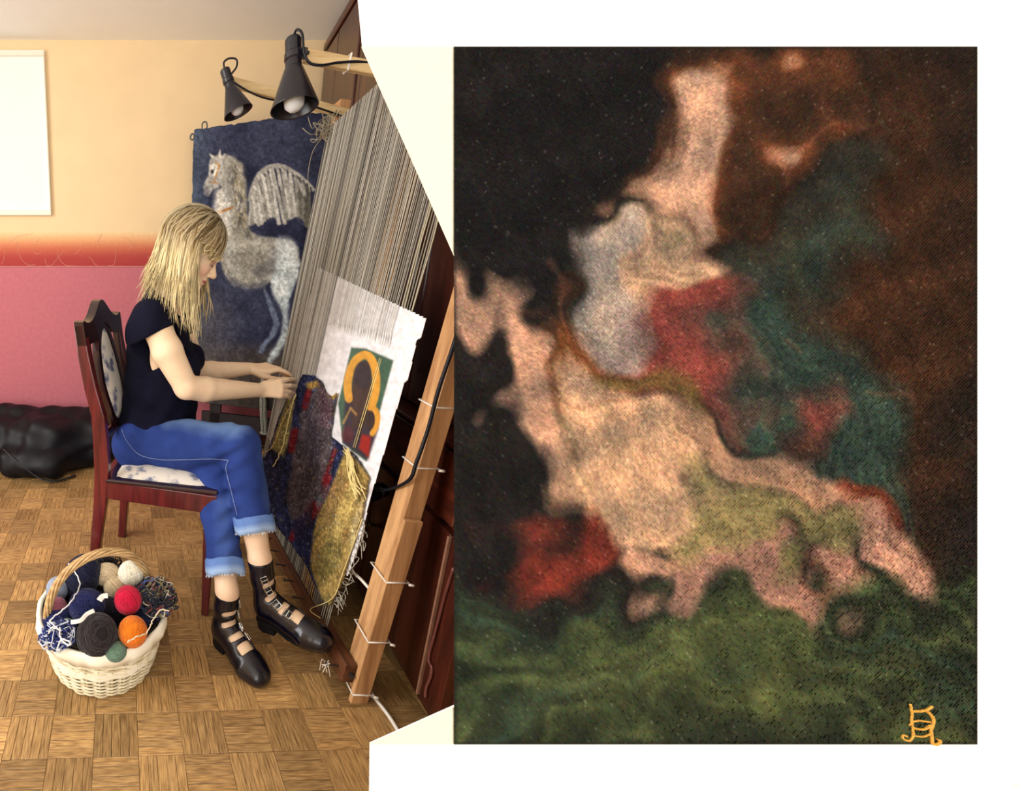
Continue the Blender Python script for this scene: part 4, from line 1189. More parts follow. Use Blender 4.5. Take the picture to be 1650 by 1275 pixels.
# dark stand that carries it
stand = empty('tapestry_stand', HL + hx * hw_ / 2 - hn * .05 - V((0, 0, HL.z)), 'dark wooden stand holding up the winged horse tapestry', 'stand')
M_stand = wood('black_stained_wood', (18, 15, 20), (40, 32, 36), .5, 7)
SM = frame(V((HL.x, HL.y, 0)) - hn * .045, hx, -hn, V((0, 0, 1)))
for x0 in (.155, .62):
    b = MB(); b.box((x0, 0, 0), (x0 + .075, .03, HL.z - .02), SM, .003); b.build('upright', M_stand, stand)
    b = MB(); b.box((x0 + .005, -.16, 0), (x0 + .07, .10, .03), SM, .003); b.build('foot', M_stand, stand)
b = MB(); b.box((-.005, -.03, HL.z - .05), (hw_ + .004, .0, HL.z - .015), SM, .003); b.build('top_bar', M_stand, stand)
b = MB(); b.box((.10, 0.0, .20), (.74, .025, .32), SM, .003); b.build('cross_bar', M_stand, stand)
# pale skein hanging behind the loom's far edge
b = MB(); sk = [atPl(x, y, hn, HL + hn * .035) for x, y in ((424, 640), (425, 672), (426, 700))]
for i in range(24):
    o_ = V((rr.uniform(-.02, .02), rr.uniform(-.02, .02), 0)); b.tube(smooth_path([atPl(424, 600, hn, HL + hn * .01) + o_ * .3, sk[0] + o_, sk[1] + o_ * 1.1, sk[2] + o_ * .9], 4), .004, 5)
b.tube([sk[2] + V((.022 * math.cos(a), .022 * math.sin(a), .01)) for a in np.linspace(0, 6.28, 14)], .007, 6)
tag(b.build('hanging_skein', mat('pale_grey_wool', (140, 142, 130), .9, .3, 90, .4), None, True), 'pale grey yarn skein hanging in the shadow behind the loom', 'yarn')
# ------------------------------------------------------------------ wicker basket of yarn
BC = V((-.098, 1.205, 0)); R0, R1, BH = .156, .198, .190
M_wick = attr_mat('white_wicker', .6, spec=.25, bump=.5, nscale=260, noise=.1)
M_liner = mat('cream_cotton', (246, 240, 220), .95, .03, 25, .3, .004)
M_handle = wood('peeled_willow', (168, 132, 84), (222, 190, 138), .5, 9, axis=0)
basket = empty('wicker_basket', BC, 'whitewashed wicker basket with cream liner and arched handle, full of yarn', 'basket')
def br(z): return R0 + (R1 - R0) * (z / BH) ** .8
b = MB(); nst = 30
b.lathe([(0, .004), (R0 - .006, .004), (R0 - .006, .012), (0, .012)], 40, Matrix.Translation(BC), c=lin((160, 146, 116)))
b.lathe([(br(z) - .012, z) for z in (.01, .07, .13, .20)], 48, Matrix.Translation(BC), c=lin((44, 38, 28)))  # dark inner wall: shade in the weave's gaps, put into its colour
rows = 22
for i in range(rows):                                  # weavers pass in front of and behind the stakes
    z = .008 + i * (BH - .03) / (rows - 1)
    cc = rr.choice(((232, 222, 190), (222, 210, 176), (240, 232, 204), (206, 192, 156)))
    pts = []
    for k in range(nst * 6 + 1):
        a = 2 * math.pi * k / (nst * 6)
        w = math.sin(a * nst / 2 + (i % 2) * math.pi)
        r = br(z) + .0042 * w
        pts.append(BC + V((r * math.cos(a), r * math.sin(a), z + .0016 * math.sin(a * nst / 2 + i * math.pi + 1.2))))
    b.tube(pts, .0031, 6, c=lin(cc), cap=False)
for k in range(nst):
    a = 2 * math.pi * (k + .5) / nst
    b.tube([BC + V((br(z) * math.cos(a), br(z) * math.sin(a), z)) for z in (.003, .06, .12, .19)], .0036, 5, c=lin((196, 182, 146)))
o = b.build('wicker_weave', M_wick, basket, True, True); o['kind'] = 'stuff'
# liner folded over the rim, hem slightly wavy
prof = [(-.012, -.10), (-.012, -.02), (-.006, .004), (.003, .008), (.010, .0), (.0105, -.015), (.0085, -.034), (.0065, -.034), (.0075, -.015)]
n = 64; vs, fs = [], []
for k in range(n):
    a = 2 * math.pi * k / n
    wv = .004 * math.sin(a * 11) + .003 * math.sin(a * 23 + 1)
    for j, (dr, dz) in enumerate(prof):
        r = br(BH) + dr + (wv * (.3 + .7 * (j > 4)))
        vs.append(BC + V((r * math.cos(a), r * math.sin(a), BH + dz + (wv * 1.2 if j in (6, 7) else 0))))
m_ = len(prof)
for k in range(n):
    for j in range(m_ - 1):
        fs.append((k * m_ + j, ((k + 1) % n) * m_ + j, ((k + 1) % n) * m_ + j + 1, k * m_ + j + 1))
mesh('liner', vs, fs, M_liner, basket, True)
# twisted arch handle
ha = BC + V((-.165, -.065, BH - .03)); hb = BC + V((.150, .075, BH - .03)); hc = (ha + hb) / 2
arch = [hc + (hb - ha) / 2 * (-math.cos(t)) + V((0, 0, .215 * math.sin(t) ** .8)) for t in np.linspace(0, math.pi, 40)]
b = MB()
for k in range(7):
    pts = []
    for i, p in enumerate(arch):
        t = (arch[min(i + 1, 39)] - arch[max(i - 1, 0)]).normalized(); s_ = t.cross(V((0, 1, 0))).normalized(); u = s_.cross(t)
        w = 2 * math.pi * k / 7 + i * .36
        pts.append(p + s_ * .0098 * math.cos(w) + u * .0098 * math.sin(w))
    b.tube(pts, .0041, 6, cap=True)
b.build('handle', M_handle, basket, True)

def yarn_ball(c, r, colr, label, seed, axes=None, turns=90, sr=.0021, cone=False, name='yarn_ball'):
    """wound ball: one long strand over a core"""
    R_ = random.Random(seed); b = MB(); base = np.array(colr, float)
    rx, ry, rz = r
    A = axes or (V((1, 0, 0)), V((0, 1, 0)), V((0, 0, 1)))
    E = lambda d, k=1.0: V(c) + A[0] * d.x * rx * k + A[1] * d.y * ry * k + A[2] * d.z * rz * k
    for g in range(turns // 9):                       # layers wound about a common, slowly changing axis
        ax = V((R_.gauss(0, 1), R_.gauss(0, 1), R_.gauss(0, 1))).normalized() if not cone else (V((0, 0, 1)) + V((R_.gauss(0, .12), R_.gauss(0, .12), 0))).normalized()
        e1 = ax.orthogonal().normalized(); e2 = ax.cross(e1)
        for q in range(9):
            h = -.82 + 1.64 * q / 8 + R_.uniform(-.06, .06) if cone else (q - 4) * .11 + R_.uniform(-.02, .02)
            h = max(-.93, min(.93, h))
            rad = math.sqrt(1 - h * h); ph = R_.uniform(0, 6.28); kk = 1 + R_.uniform(-.012, .02); cc = lin(tuple(np.clip(base * R_.uniform(.86, 1.1), 0, 255)))
            pts = [E((ax * (h + .02 * math.sin(2 * t)) + (e1 * math.cos(t + ph) + e2 * math.sin(t + ph)) * rad).normalized(), kk) for t in np.linspace(0, 6.28, 26)]
            b.tube(pts, sr, 5, c=cc, cap=False)
    nlat, nlon = 12, 18                                # core
    vs = []; fs = []
    for i in range(nlat + 1):
        for j in range(nlon):
            th, p_ = math.pi * i / nlat, 2 * math.pi * j / nlon
            vs.append(E(V((math.sin(th) * math.cos(p_), math.sin(th) * math.sin(p_), math.cos(th))), .985))
    for i in range(nlat):
        for j in range(nlon): fs.append((i * nlon + j, i * nlon + (j + 1) % nlon, (i + 1) * nlon + (j + 1) % nlon, (i + 1) * nlon + j))
    b.add(vs, fs, lin(tuple(base * .8)))
    o = b.build(name, M_wool, None, True, True)
    return tag(o, label, 'yarn', 'yarn balls in the basket')
M_wool = attr_mat('soft_wool_yarn', .95, spec=.05, bump=.4, nscale=600, noise=.1, sheen=.2)
def A3(z): z = V(z).normalized(); x = z.orthogonal().normalized(); return (x, z.cross(x), z)
yarn_ball(atZ(206, 967, .255), (.040, .040, .040), (190, 22, 58), 'crimson pink yarn ball in the middle of the basket', 1, sr=.0017)
yarn_ball(atZ(214, 1018, .225), (.040, .040, .040), (222, 118, 28), 'orange yarn ball near the basket rim', 2, sr=.0019)
yarn_ball(atZ(211, 924, .255), (.041, .041, .038), (244, 238, 216), 'white yarn ball under the basket handle', 3, sr=.0018)
yarn_ball(atZ(172, 926, .235), (.046, .036, .036), (206, 186, 152), 'beige yarn ball beside the white one', 4, sr=.0018)
yarn_ball(atZ(186, 946, .215), (.038, .034, .034), (200, 180, 146), 'beige yarn ball tucked behind the crimson ball', 14, sr=.0018)
yarn_ball(atZ(156, 1024, .215), (.056, .056, .066), (44, 38, 40), 'big dark brown yarn skein against the cream liner', 5, A3((.35, -.55, .75)), 108, .0022, True, 'yarn_skein')
yarn_ball(atZ(132, 928, .235), (.060, .060, .074), (24, 26, 54), 'large navy yarn cone standing behind in the basket', 6, A3((.55, .1, .8)), 108, .002, True, 'yarn_cone')
yarn_ball(atZ(140, 976, .235), (.054, .050, .046), (26, 32, 78), 'navy blue yarn ball with a white paper band', 7, sr=.0019)
yarn_ball(atZ(108, 1012, .205), (.026, .026, .022), (112, 136, 110), 'sage green yarn ball by the blue tangle', 8, sr=.0016)
yarn_ball(atZ(186, 1050, .195), (.030, .026, .024), (100, 128, 110), 'sage green yarn ball below the dark brown skein', 9, sr=.0016)
yarn_ball(atZ(92, 978, .215), (.030, .028, .026), (150, 88, 104), 'dusty mauve yarn ball at the basket edge', 10, sr=.0016)
yarn_ball(atZ(92, 950, .215), (.034, .034, .04), (150, 164, 186), 'pale blue yarn ball behind the mauve ball', 11, sr=.0016)
yarn_ball(atZ(95, 1000, .18), (.05, .05, .045), (26, 34, 84), 'dark blue yarn ball low by the basket edge', 12, sr=.002)
yarn_ball(atZ(235, 985, .185), (.046, .05, .042), (34, 38, 66), 'dark blue yarn ball buried under the scraps', 13, sr=.002)
def tangle(name, c, spread, cols, n, label, seed, r=.0016, steps=7, group=None):
    R_ = random.Random(seed); b = MB()
    for i in range(n):
        p = V(c) + V((R_.gauss(0, spread[0]), R_.gauss(0, spread[1]), R_.gauss(0, spread[2]) * .6)); pts = [p]
        for k in range(steps):
            q = pts[-1] + V((R_.gauss(0, .02), R_.gauss(0, .02), R_.gauss(0, .013)))
            d = q - V(c); e_ = math.sqrt((d.x / spread[0]) ** 2 + (d.y / spread[1]) ** 2 + (d.z / spread[2]) ** 2) / 2.1
            q = V(c) + d / max(1, e_ ** .55); pts.append(q)
        b.tube(smooth_path(pts, 4), r * R_.uniform(.8, 1.4), 5, c=lin(R_.choice(cols)))
    o = b.build(name, M_wool, None, True, True); return tag(o, label, 'yarn', group, 'stuff')
tangle('yarn_scraps', atZ(252, 962, .235), (.024, .030, .022), ((30, 32, 60), (60, 84, 140), (200, 192, 170), (40, 34, 40), (110, 50, 50), (20, 22, 36), (120, 112, 80)), 150, 'tangle of mixed yarn scraps spilling over the basket rim', 21)
tangle('yarn_scraps', atZ(94, 1022, .215), (.020, .018, .014), ((32, 44, 110), (26, 34, 84), (44, 60, 130), (200, 206, 220)), 110, 'blue and white yarn tangle inside the basket edge', 22)
tangle('yarn_scraps', atZ(165, 905, .205), (.03, .015, .015), ((24, 24, 32), (40, 36, 42), (70, 62, 60)), 60, 'black yarn tangle behind the beige ball', 23)
b = MB()
for pts in ([(110, 908), (122, 925), (128, 945), (110, 975), (88, 993), (80, 1002)], [(80, 1002), (95, 1015), (85, 1012), (78, 1020)], [(97, 1012), (98, 1030), (110, 1040), (114, 1036), (100, 1030), (92, 1045), (98, 1048)]):
    b.tube(wob([atZ(x, y, .292 - .00012 * (y - 900) * 2.6) for x, y in pts], .002), .0022, 6)
tag(b.build('loose_yarn', mat('white_wool_strand', (228, 226, 226), .9, .08), None, True), 'single white yarn strand lying over the navy yarn', 'yarn')
b = MB(); b.tube(wob([atZ(205, 1035, .262), atZ(222, 1026, .262), atZ(236, 1020, .25), atZ(244, 1005, .25), atZ(256, 985, .262), atZ(272, 984, .262)], .002), .002, 6)
tag(b.build('loose_yarn', mat('cream_wool_strand', (222, 206, 176), .9, .08), None, True), 'cream yarn strand curling past the orange ball', 'yarn')
# paper bands on the navy balls
def strip(name, pts, z, w, label):
    q = [atZ(x, y, z) for x, y in pts]; b = MB(); b.tube(smooth_path(q, 5), w, 8, sq=.12, up=(0, -.5, .8)); tag(b.build(name, M_tie, None, True), label, 'paper label')
strip('yarn_label', [(160, 968), (166, 961), (174, 960)], .285, .009, 'small white paper label on the navy ball')
strip('yarn_label', [(114, 1003), (130, 1000), (140, 990), (152, 984)], .281, .006, 'long white paper band beside the brown skein')
yarn_ball(atZ(170, 985, .15), (.07, .07, .05), (30, 28, 40), 'black yarn ball deep in the basket between the crimson and brown yarn', 15, sr=.002)
yarn_ball(atZ(228, 990, .17), (.05, .05, .045), (44, 36, 40), 'dark brown yarn ball deep between the crimson ball and the scraps', 16, sr=.002)
# ------------------------------------------------------------------ the weaver
person = empty('person', CP(.19, .225, .5), 'blonde person in a black t-shirt and blue jeans weaving with legs crossed', 'person')
def skin_mat():
    m, nt, bs = _nodes('skin'); L = nt.links.new
    at = nt.nodes.new('ShaderNodeAttribute'); at.attribute_name = 'Col'
    tc = nt.nodes.new('ShaderNodeTexCoord'); n = nt.nodes.new('ShaderNodeTexNoise'); n.inputs['Scale'].default_value = 26; n.inputs['Detail'].default_value = 4
    L(tc.outputs['Object'], n.inputs['Vector'])
    mx = nt.nodes.new('ShaderNodeMix'); mx.data_type = 'RGBA'; mx.blend_type = 'MULTIPLY'; mx.inputs['Factor'].default_value = .25
    r = nt.nodes.new('ShaderNodeValToRGB'); r.color_ramp.elements[0].color = (.82, .66, .58, 1); r.color_ramp.elements[1].color = (1, 1, 1, 1)
    r.color_ramp.elements[0].position = .25; r.color_ramp.elements[1].position = .6
    L(n.outputs['Fac'], r.inputs[0]); L(at.outputs['Color'], mx.inputs['A']); L(r.outputs[0], mx.inputs['B']); L(mx.outputs['Result'], bs.inputs['Base Color'])
    bs.inputs['Roughness'].default_value = .5; bs.inputs['Subsurface Weight'].default_value = .12; bs.inputs['Subsurface Radius'].default_value = (.008, .004, .002); bs.inputs['Subsurface Scale'].default_value = .5
    bs.inputs['Specular IOR Level'].default_value = .3
    return m
M_skin = skin_mat()
SK = np.array(lin((246, 218, 184)))

# joints, from the photo with depth
hipR, hipL = atY(232, 716, 1.63), atY(262, 690, 1.86)
kneeR = atY(386, 716, 1.44); ankR = atY(428, 905, 1.275)
kneeL = atY(348, 772, 1.47); ankL = atY(368, 950, 1.315)
shR, shL = atY(243, 507, 1.56), None
shL = shR + cs_ * .33 + V((.025, 0, .0))
elR, wrR = atY(300, 624, 1.55), atY(420, 629, 1.735)
elL, wrL = atY(318, 598, 1.90), atY(404, 594, 1.925)
pel = (hipR + hipL) / 2
shM = (shR + shL) / 2
tors = (shM - pel).normalized()
Rax = cs_; Fax = cd
# head frame
Hc = atY(309, 405, 1.60)
dh = V((math.cos(.2), -math.sin(.2), 0)); th = math.radians(29)
hf = dh * math.cos(th) - V((0, 0, math.sin(th))); hu = dh * math.sin(th) + V((0, 0, math.cos(th))); hr = hf.cross(hu)
HS = 1.0
def HP(f, u, r=0.0): return Hc + (hf * f + hu * u + hr * r) * HS
neck0 = shM + tors * .015 + Fax * .015; neck1 = HP(-.035, -.085)

S = SDF((-.12, 1.0, .0), (.80, 2.08, 1.48), .0042)
# torso core under the clothes
up3 = tors; f3 = (Fax - up3 * Fax.dot(up3)).normalized(); r3 = up3.cross(f3)
S.ell(pel + up3 * .13, (f3, r3, up3), (.085, .13, .16), .03); S.ell(pel + up3 * .31, (f3, r3, up3), (.09, .14, .14), .04)
S.cone(shR - up3 * .02, shL - up3 * .02, .036, .036, .04)
S.cone(neck0 - up3 * .03, neck1, .058, .050, .03)
# head
S.ell(HP(-.012, .030), (hf, hr, hu), (.093, .074, .088), .01)
S.ell(HP(.030, -.025), (hf, hr, hu), (.060, .060, .078), .03)
S.ell(HP(.048, -.070), (hf, hr, hu), (.038, .040, .036), .025)        # jaw
S.ell(HP(.068, -.096), (hf, hr, hu), (.020, .020, .017), .018)        # chin
S.ell(HP(.070, .022), (hf, hr, hu), (.018, .048, .026), .018)         # brow
for sg in (-1, 1):
    S.ell(HP(.060, -.028, .036 * sg), (hf, hr, hu), (.022, .020, .022), .018)     # cheeks
    S.ell(HP(.073, .000, .031 * sg), (hf, hr, hu), (.014, .016, .011), .006)      # closed lids
S.cone(HP(.083, .004), HP(.106, -.032), .0075, .0095, .010); S.ell(HP(.103, -.036), (hf, hr, hu), (.0125, .0135, .0105), .007)
for sg in (-1, 1): S.ell(HP(.094, -.040, .011 * sg), (hf, hr, hu), (.009, .007, .007), .005)
S.ell(HP(.086, -.060), (hf, hr, hu), (.010, .021, .0065), .006); S.ell(HP(.084, -.071), (hf, hr, hu), (.0105, .018, .0065), .006)
S.ell(HP(-.005, -.008, .072), (hf, hr, hu), (.022, .010, .030), .006)
S.ell(HP(-.005, -.008, -.072), (hf, hr, hu), (.022, .010, .030), .006)
# arms
def limb(a, b, ra, rm, rb, t=.35, bow=None):
    m = a.lerp(b, t) + (bow or V((0, 0, 0))); S.cone(a, m, ra, rm, .012); S.cone(m, b, rm, rb, .012)
limb(shR.lerp(elR, .16), elR, .048, .055, .043, .38, V((-.004, -.004, -.002))); S.cone(shR - up3 * .02, shR.lerp(elR, .2), .040, .046, .02); limb(elR, wrR, .044, .046, .027, .22, V((0, -.002, -.004)))
limb(shL, elL, .052, .050, .042); limb(elL, wrL, .043, .045, .026, .25, V((0, 0, -.006)))
# hands: palm, four fingers, thumb
def hand(wr, kn_dir, back, side, tips, size=1.0, thumb=None):
    """kn_dir wrist->knuckles, back of hand normal, side from little finger to index"""
    d = kn_dir.normalized(); bk_ = (back - d * back.dot(d)).normalized(); sd = (side - d * side.dot(d) - bk_ * side.dot(bk_)).normalized()
    L_ = .078 * size
    kn = [wr + d * L_ * f + sd * o for o, f in ((.030, .98), (.010, 1.03), (-.010, 1.0), (-.028, .92))]
    base = [wr + d * .012 + sd * o for o in (.015, .006, -.005, -.014)]
    for k_, b_ in zip(kn, base): S.cone(b_, k_, .0155, .0115, .012, bk_, 1.15)
    for i, (k_, tp) in enumerate(zip(kn, tips)):
        ln = (.080, .088, .082, .066)[i] * size
        mid1 = k_ + (tp - k_) * .45 + bk_ * .016; mid2 = k_ + (tp - k_) * .78 + bk_ * .011
        S.cone(k_, mid1, .0108, .0092, .004); S.cone(mid1, mid2, .0092, .0083, .003); S.cone(mid2, tp, .0083, .0066, .003)
    t0 = wr + d * .020 + sd * .022 - bk_ * .004; t1_ = t0 + d * .030 + sd * .016 - bk_ * .014
    S.cone(t0, t1_, .0165, .0115, .010); tm = t1_.lerp(thumb, .55) + sd * .006
    S.cone(t1_, tm, .0115, .0098, .005); S.cone(tm, thumb, .0098, .0072, .004)
    return kn
gp = Lpx(477, 622, .055)                               # where the yarn is pinched
hand(wrR, gp - wrR + V((.03, -.02, .0)), V((-.25, -.8, .45)), V((.1, .5, .8)),
     [atY(476, 612, 1.835), atY(481, 624, 1.822), atY(477, 636, 1.81), atY(469, 642, 1.79)], 1.0, atY(473, 612, 1.86))
gL = atY(466, 606, 1.90)
hand(wrL, gL - wrL + V((0, 0, .035)), V((-.1, -.35, .9)), V((.3, -.8, .1)),
     [atY(465, 603, 1.865), atY(470, 606, 1.885), atY(470, 608, 1.91), atY(464, 610, 1.925)], .95, atY(466, 612, 1.865))
# lower legs (feet are shaped with the boots)
def foot_frame(ank, toe_dir, heel_down):
    x = V(toe_dir).normalized(); z = V(heel_down).normalized(); z = (z - x * z.dot(x)).normalized(); y = z.cross(x)
    return x, y, z
FT = []
fxL = (atZ(424, 1104, .02) - atZ(350, 1030, .02)); fxL.z = 0
xL, yL, zL = foot_frame(ankL, fxL, V((0, 0, 1)))
oL = atZ(350, 1034, 0.0) ; FT.append((oL, xL, yL, zL, .90))
toeR, heelR = atY(532, 1046, 1.10), atY(422, 1004, 1.262)
xr = (toeR - heelR).normalized(); up_r = (ankR - atY(440, 985, 1.262)); xR, yR, zR = foot_frame(ankR, xr, V((-.1, .02, 1)))
oR = heelR - zR * .010; FT.append((oR, xR, yR, zR, 1.0))
def FPt(ft, x, y, z): o, a, b_, c, s_ = ft; return o + (a * x + b_ * y + c * (z + .32 * max(0, z - .05))) * s_
def foot_prims(G, ft, g=0.0, k=.02):
    p = lambda x, y, z: FPt(ft, x, y, z); w = ft[2]
    G.cone(p(.030, 0, .068), p(.120, 0, .052), .030 + g, .031 + g, k); G.cone(p(.12, .002, .05), p(.168, .0, .037), .031 + g, .033 + g, k, w, .93)
    G.cone(p(.168, 0, .036), p(.212, 0, .032), .032 + g, .022 + g, k, w, .80); G.cone(p(.165, 0, .036), p(.195, .0, .032), .033 + g, .028 + g, k, w, .88)
    G.cone(p(.040, 0, .09), p(.125, 0, .062), .033 + g, .029 + g, k); G.cone(p(.028, 0, .075), p(.034, 0, .15), .031 + g, .030 + g, k); G.cone(p(.034, 0, .15), p(.036, 0, .20), .030 + g, .034 + g, k)
for ft, ank in zip(FT, (ankL, ankR)): foot_prims(S, ft)
aL = FPt(FT[0], .036, 0, .19); aR = FPt(FT[1], .036, 0, .19)
S.cone(aL, kneeL.lerp(aL, .35), .034, .050, .02); S.cone(aR, kneeR.lerp(aR, .35), .034, .050, .02)
v_, f_ = S.surf()
cols = np.tile(SK, (len(v_), 1))
def tintat(c, r, colr, a=1.0):
    d = np.linalg.norm((v_ - np.array(c)), axis=1); w = (np.clip(1.3 - d / r, 0, 1) * a)[:, None]
    cols[:] = cols * (1 - w) + np.array(lin(colr)) * w
for sg in (-1, 1): tintat(HP(.068, -.035, .040 * sg), .026, (228, 160, 140), .6)
tintat(HP(.108, -.036), .014, (232, 172, 150), .5)
hd = v_ - np.array(Hc)
cf, cu, cr = hd @ np.array(hf), hd @ np.array(hu), hd @ np.array(hr)
lip = (np.abs(cu + .0655) < .0085 * np.clip(1.2 - np.abs(cr) / .03, 0, 1)) & (np.abs(cr) < .026) & (cf > .07)
cols[lip] = lin((196, 92, 96))
lid = (np.abs(cu - .002) < .010) & (np.abs(np.abs(cr) - .031) < .016) & (cf > .07); cols[lid] = np.array(lin((206, 160, 140)))
for ank in (aL, aR): tintat(ank, .20, (214, 180, 152), .55)
mesh('body', v_, f_, M_skin, person, True, cols)
# brows, lashes
M_lash = mat('dark_lashes', (44, 34, 30), .8, .1); M_browm = mat('light_brown_brow', (128, 100, 70), .9, .2)
for sg in (-1, 1):
    b = MB(); b.tube([HP(.0865 - .010 * t * t, -.0075 + .001 * t, sg * (.019 + .026 * t)) for t in np.linspace(0, 1, 7)], [.001, .0018, .002, .002, .002, .0016, .0008], 6)
    for i in range(10):
        t = i / 9; p = HP(.0865 - .010 * t * t, -.0075 + .001 * t, sg * (.019 + .026 * t)); b.tube([p, p + hf * .006 - hu * .005 + hr * sg * .002], [.0006, .0002], 4)
    b.build('eyelashes', M_lash, person, True)
    b = MB(); b.tube([HP(.0885 - .012 * t * t, .024 + .008 * math.sin(t * 2.4), sg * (.013 + .038 * t)) for t in np.linspace(0, 1, 8)], [.0012, .0024, .0026, .0026, .0024, .002, .0014, .0008], 6, sq=.6); b.build('eyebrow', M_browm, person, True)

# ---- t-shirt
M_shirt = mat('navy_black_jersey', (11, 12, 31), .9, .2, 60, .25, .002, spec=.15)
S = SDF((-.20, 1.36, .50), (.44, 2.06, 1.20), .005)
TL = (shM - pel).length
S.ell(pel + up3 * TL * .14 + f3 * .012, (f3, r3, up3), (.160, .182, .14), .04)
S.ell(pel + up3 * TL * .42 + f3 * .012, (f3, r3, up3), (.148, .165, .13), .06)
S.ell(pel + up3 * TL * .70 - f3 * .004, (f3, r3, up3), (.128, .160, .125), .06)
S.cone(shR - up3 * .030 + (shL - shR) * .10, shL - up3 * .030 - (shL - shR) * .10, .062, .062, .05)
S.cone(shR.lerp(shL, .12) - up3 * .07 - f3 * .012, shR.lerp(shL, .88) - up3 * .07 - f3 * .012, .090, .090, .04)
S.cone(shR.lerp(shL, .15) - f3 * .01, neck0 - f3 * .022 + up3 * .028, .056, .062, .04); S.cone(shL.lerp(shR, .15) - f3 * .01, neck0 - f3 * .022 + up3 * .028, .056, .062, .04)
for sg in (-1, 1): S.ell(pel + up3 * TL * .62 + f3 * .110 + r3 * .078 * sg, (f3, r3, up3), (.062, .070, .068), .035)
S.cone(shR - up3 * .006 + f3 * .004, shR.lerp(elR, .30), .062, .0615, .03); S.cone(shL - up3 * .012, shL.lerp(elL, .36), .057, .058, .03)
# sleeve and neck openings
dR = (elR - shR).normalized(); e = shR.lerp(elR, .22)
S.box(e + dR * .06, (dR, dR.orthogonal().normalized(), dR.cross(dR.orthogonal().normalized())), (.062, .085, .085), .004, True)
dL = (elL - shL).normalized(); e = shL.lerp(elL, .42)
S.box(e + dL * .06, (dL, dL.orthogonal().normalized(), dL.cross(dL.orthogonal().normalized())), (.062, .07, .07), .004, True)
S.ell(neck0 + up3 * .062 + f3 * .040, (f3, r3, up3), (.072, .076, .062), .006, True)
S.noise(lambda X, Y, Z: .0035 * np.sin(Z * 62 + X * 26 + 2 * np.sin(Y * 14)) * np.clip((.92 - Z) / .2, 0, 1) + .002 * np.sin(X * 70 - Z * 40 + Y * 20))
v_, f_ = S.surf(); mesh('t_shirt', v_, f_, M_shirt, person, True)

# ---- jeans
def denim(name, dark, light):
    m, nt, bs = _nodes(name); L = nt.links.new
    at = nt.nodes.new('ShaderNodeAttribute'); at.attribute_name = 'Col'
    tc = nt.nodes.new('ShaderNodeTexCoord'); n = nt.nodes.new('ShaderNodeTexNoise'); n.inputs['Scale'].default_value = 14; n.inputs['Detail'].default_value = 5
    mp = nt.nodes.new('ShaderNodeMapping'); mp.inputs['Scale'].default_value = (1, 1, 1); L(tc.outputs['Object'], mp.inputs[0]); L(mp.outputs[0], n.inputs['Vector'])
    w = nt.nodes.new('ShaderNodeTexWave'); w.inputs['Scale'].default_value = 260; w.bands_direction = 'DIAGONAL'; w.inputs['Distortion'].default_value = 1.5; L(tc.outputs['Object'], w.inputs['Vector'])
    r = nt.nodes.new('ShaderNodeValToRGB'); r.color_ramp.elements[0].position = .32; r.color_ramp.elements[1].position = .72
    r.color_ramp.elements[0].color = (.78, .78, .82, 1); r.color_ramp.elements[1].color = (1.12, 1.12, 1.1, 1); L(n.outputs['Fac'], r.inputs[0])
    mx = nt.nodes.new('ShaderNodeMix'); mx.data_type = 'RGBA'; mx.blend_type = 'MULTIPLY'; mx.inputs['Factor'].default_value = 1; L(at.outputs['Color'], mx.inputs['A']); L(r.outputs[0], mx.inputs['B']); L(mx.outputs['Result'], bs.inputs['Base Color'])
    bs.inputs['Roughness'].default_value = .9; bs.inputs['Specular IOR Level'].default_value = .15; add_bump(nt, bs, w.outputs['Fac'], .25, .0008)
    return m
M_denim = denim('blue_denim', None, None)
cufR, cufL = kneeR.lerp(aR, .69), kneeL.lerp(aL, .80)
S = SDF((-.14, 1.1, .2), (.56, 2.02, .80), .005)
S.ell(pel + V((0, 0, .012)), (Fax, Rax, V((0, 0, 1))), (.128, .182, .105), .03)
S.cone(hipR + V((-.035, .0, -.005)), hipL + V((-.03, 0, .012)), .092, .085, .03)
S.cone(hipR, hipR.lerp(kneeR, .5), .094, .086, .04); S.cone(hipR.lerp(kneeR, .5), kneeR, .086, .070, .03)
S.cone(hipL, kneeL, .090, .066, .03)
kR2 = kneeR + V((.002, 0, -.01))
def lower(kn, an, cf, r0, r1, r2):
    G = SDF((-.14, 1.1, .2), (.56, 2.02, .80), .005)
    G.cone(kn, kn.lerp(an, .32), r0, r1, .015); G.cone(kn.lerp(an, .32), cf, r1, r2, .015)
    d = (an - cf).normalized(); x = d.orthogonal().normalized(); G.box(cf + d * .06, (d, x, d.cross(x)), (.06, .08, .08), .0, True)      # flat hem
    return G.f
for fld in (lower(kR2, aR, cufR, .069, .064, .057), lower(kneeL, aL, cufL, .065, .061, .055)):
    h_ = np.clip(.5 + .5 * (fld - S.f) / .012, 0, 1); S.f = fld * (1 - h_) + S.f * h_ - .012 * h_ * (1 - h_)
kd = np.array((kneeR - hipR).normalized())
def wr(X, Y, Z):
    t = ((X - hipR.x) * kd[0] + (Y - hipR.y) * kd[1] + (Z - hipR.z) * kd[2])
    g1 = np.exp(-((t - .03) / .06) ** 2); g2 = np.exp(-((t - .36) / .06) ** 2)
    return .0045 * g1 * np.sin(X * 75 + Z * 55) + .0045 * g2 * np.sin(Z * 95 - X * 70 + Y * 20) + .0028 * np.sin(Z * 48 + 2 * np.sin(X * 22 + Y * 9)) * np.clip((.62 - Z) / .1, 0, 1)
S.noise(wr)
v_, f_ = S.surf()
cols = np.tile(np.array(lin((40, 60, 124))), (len(v_), 1))
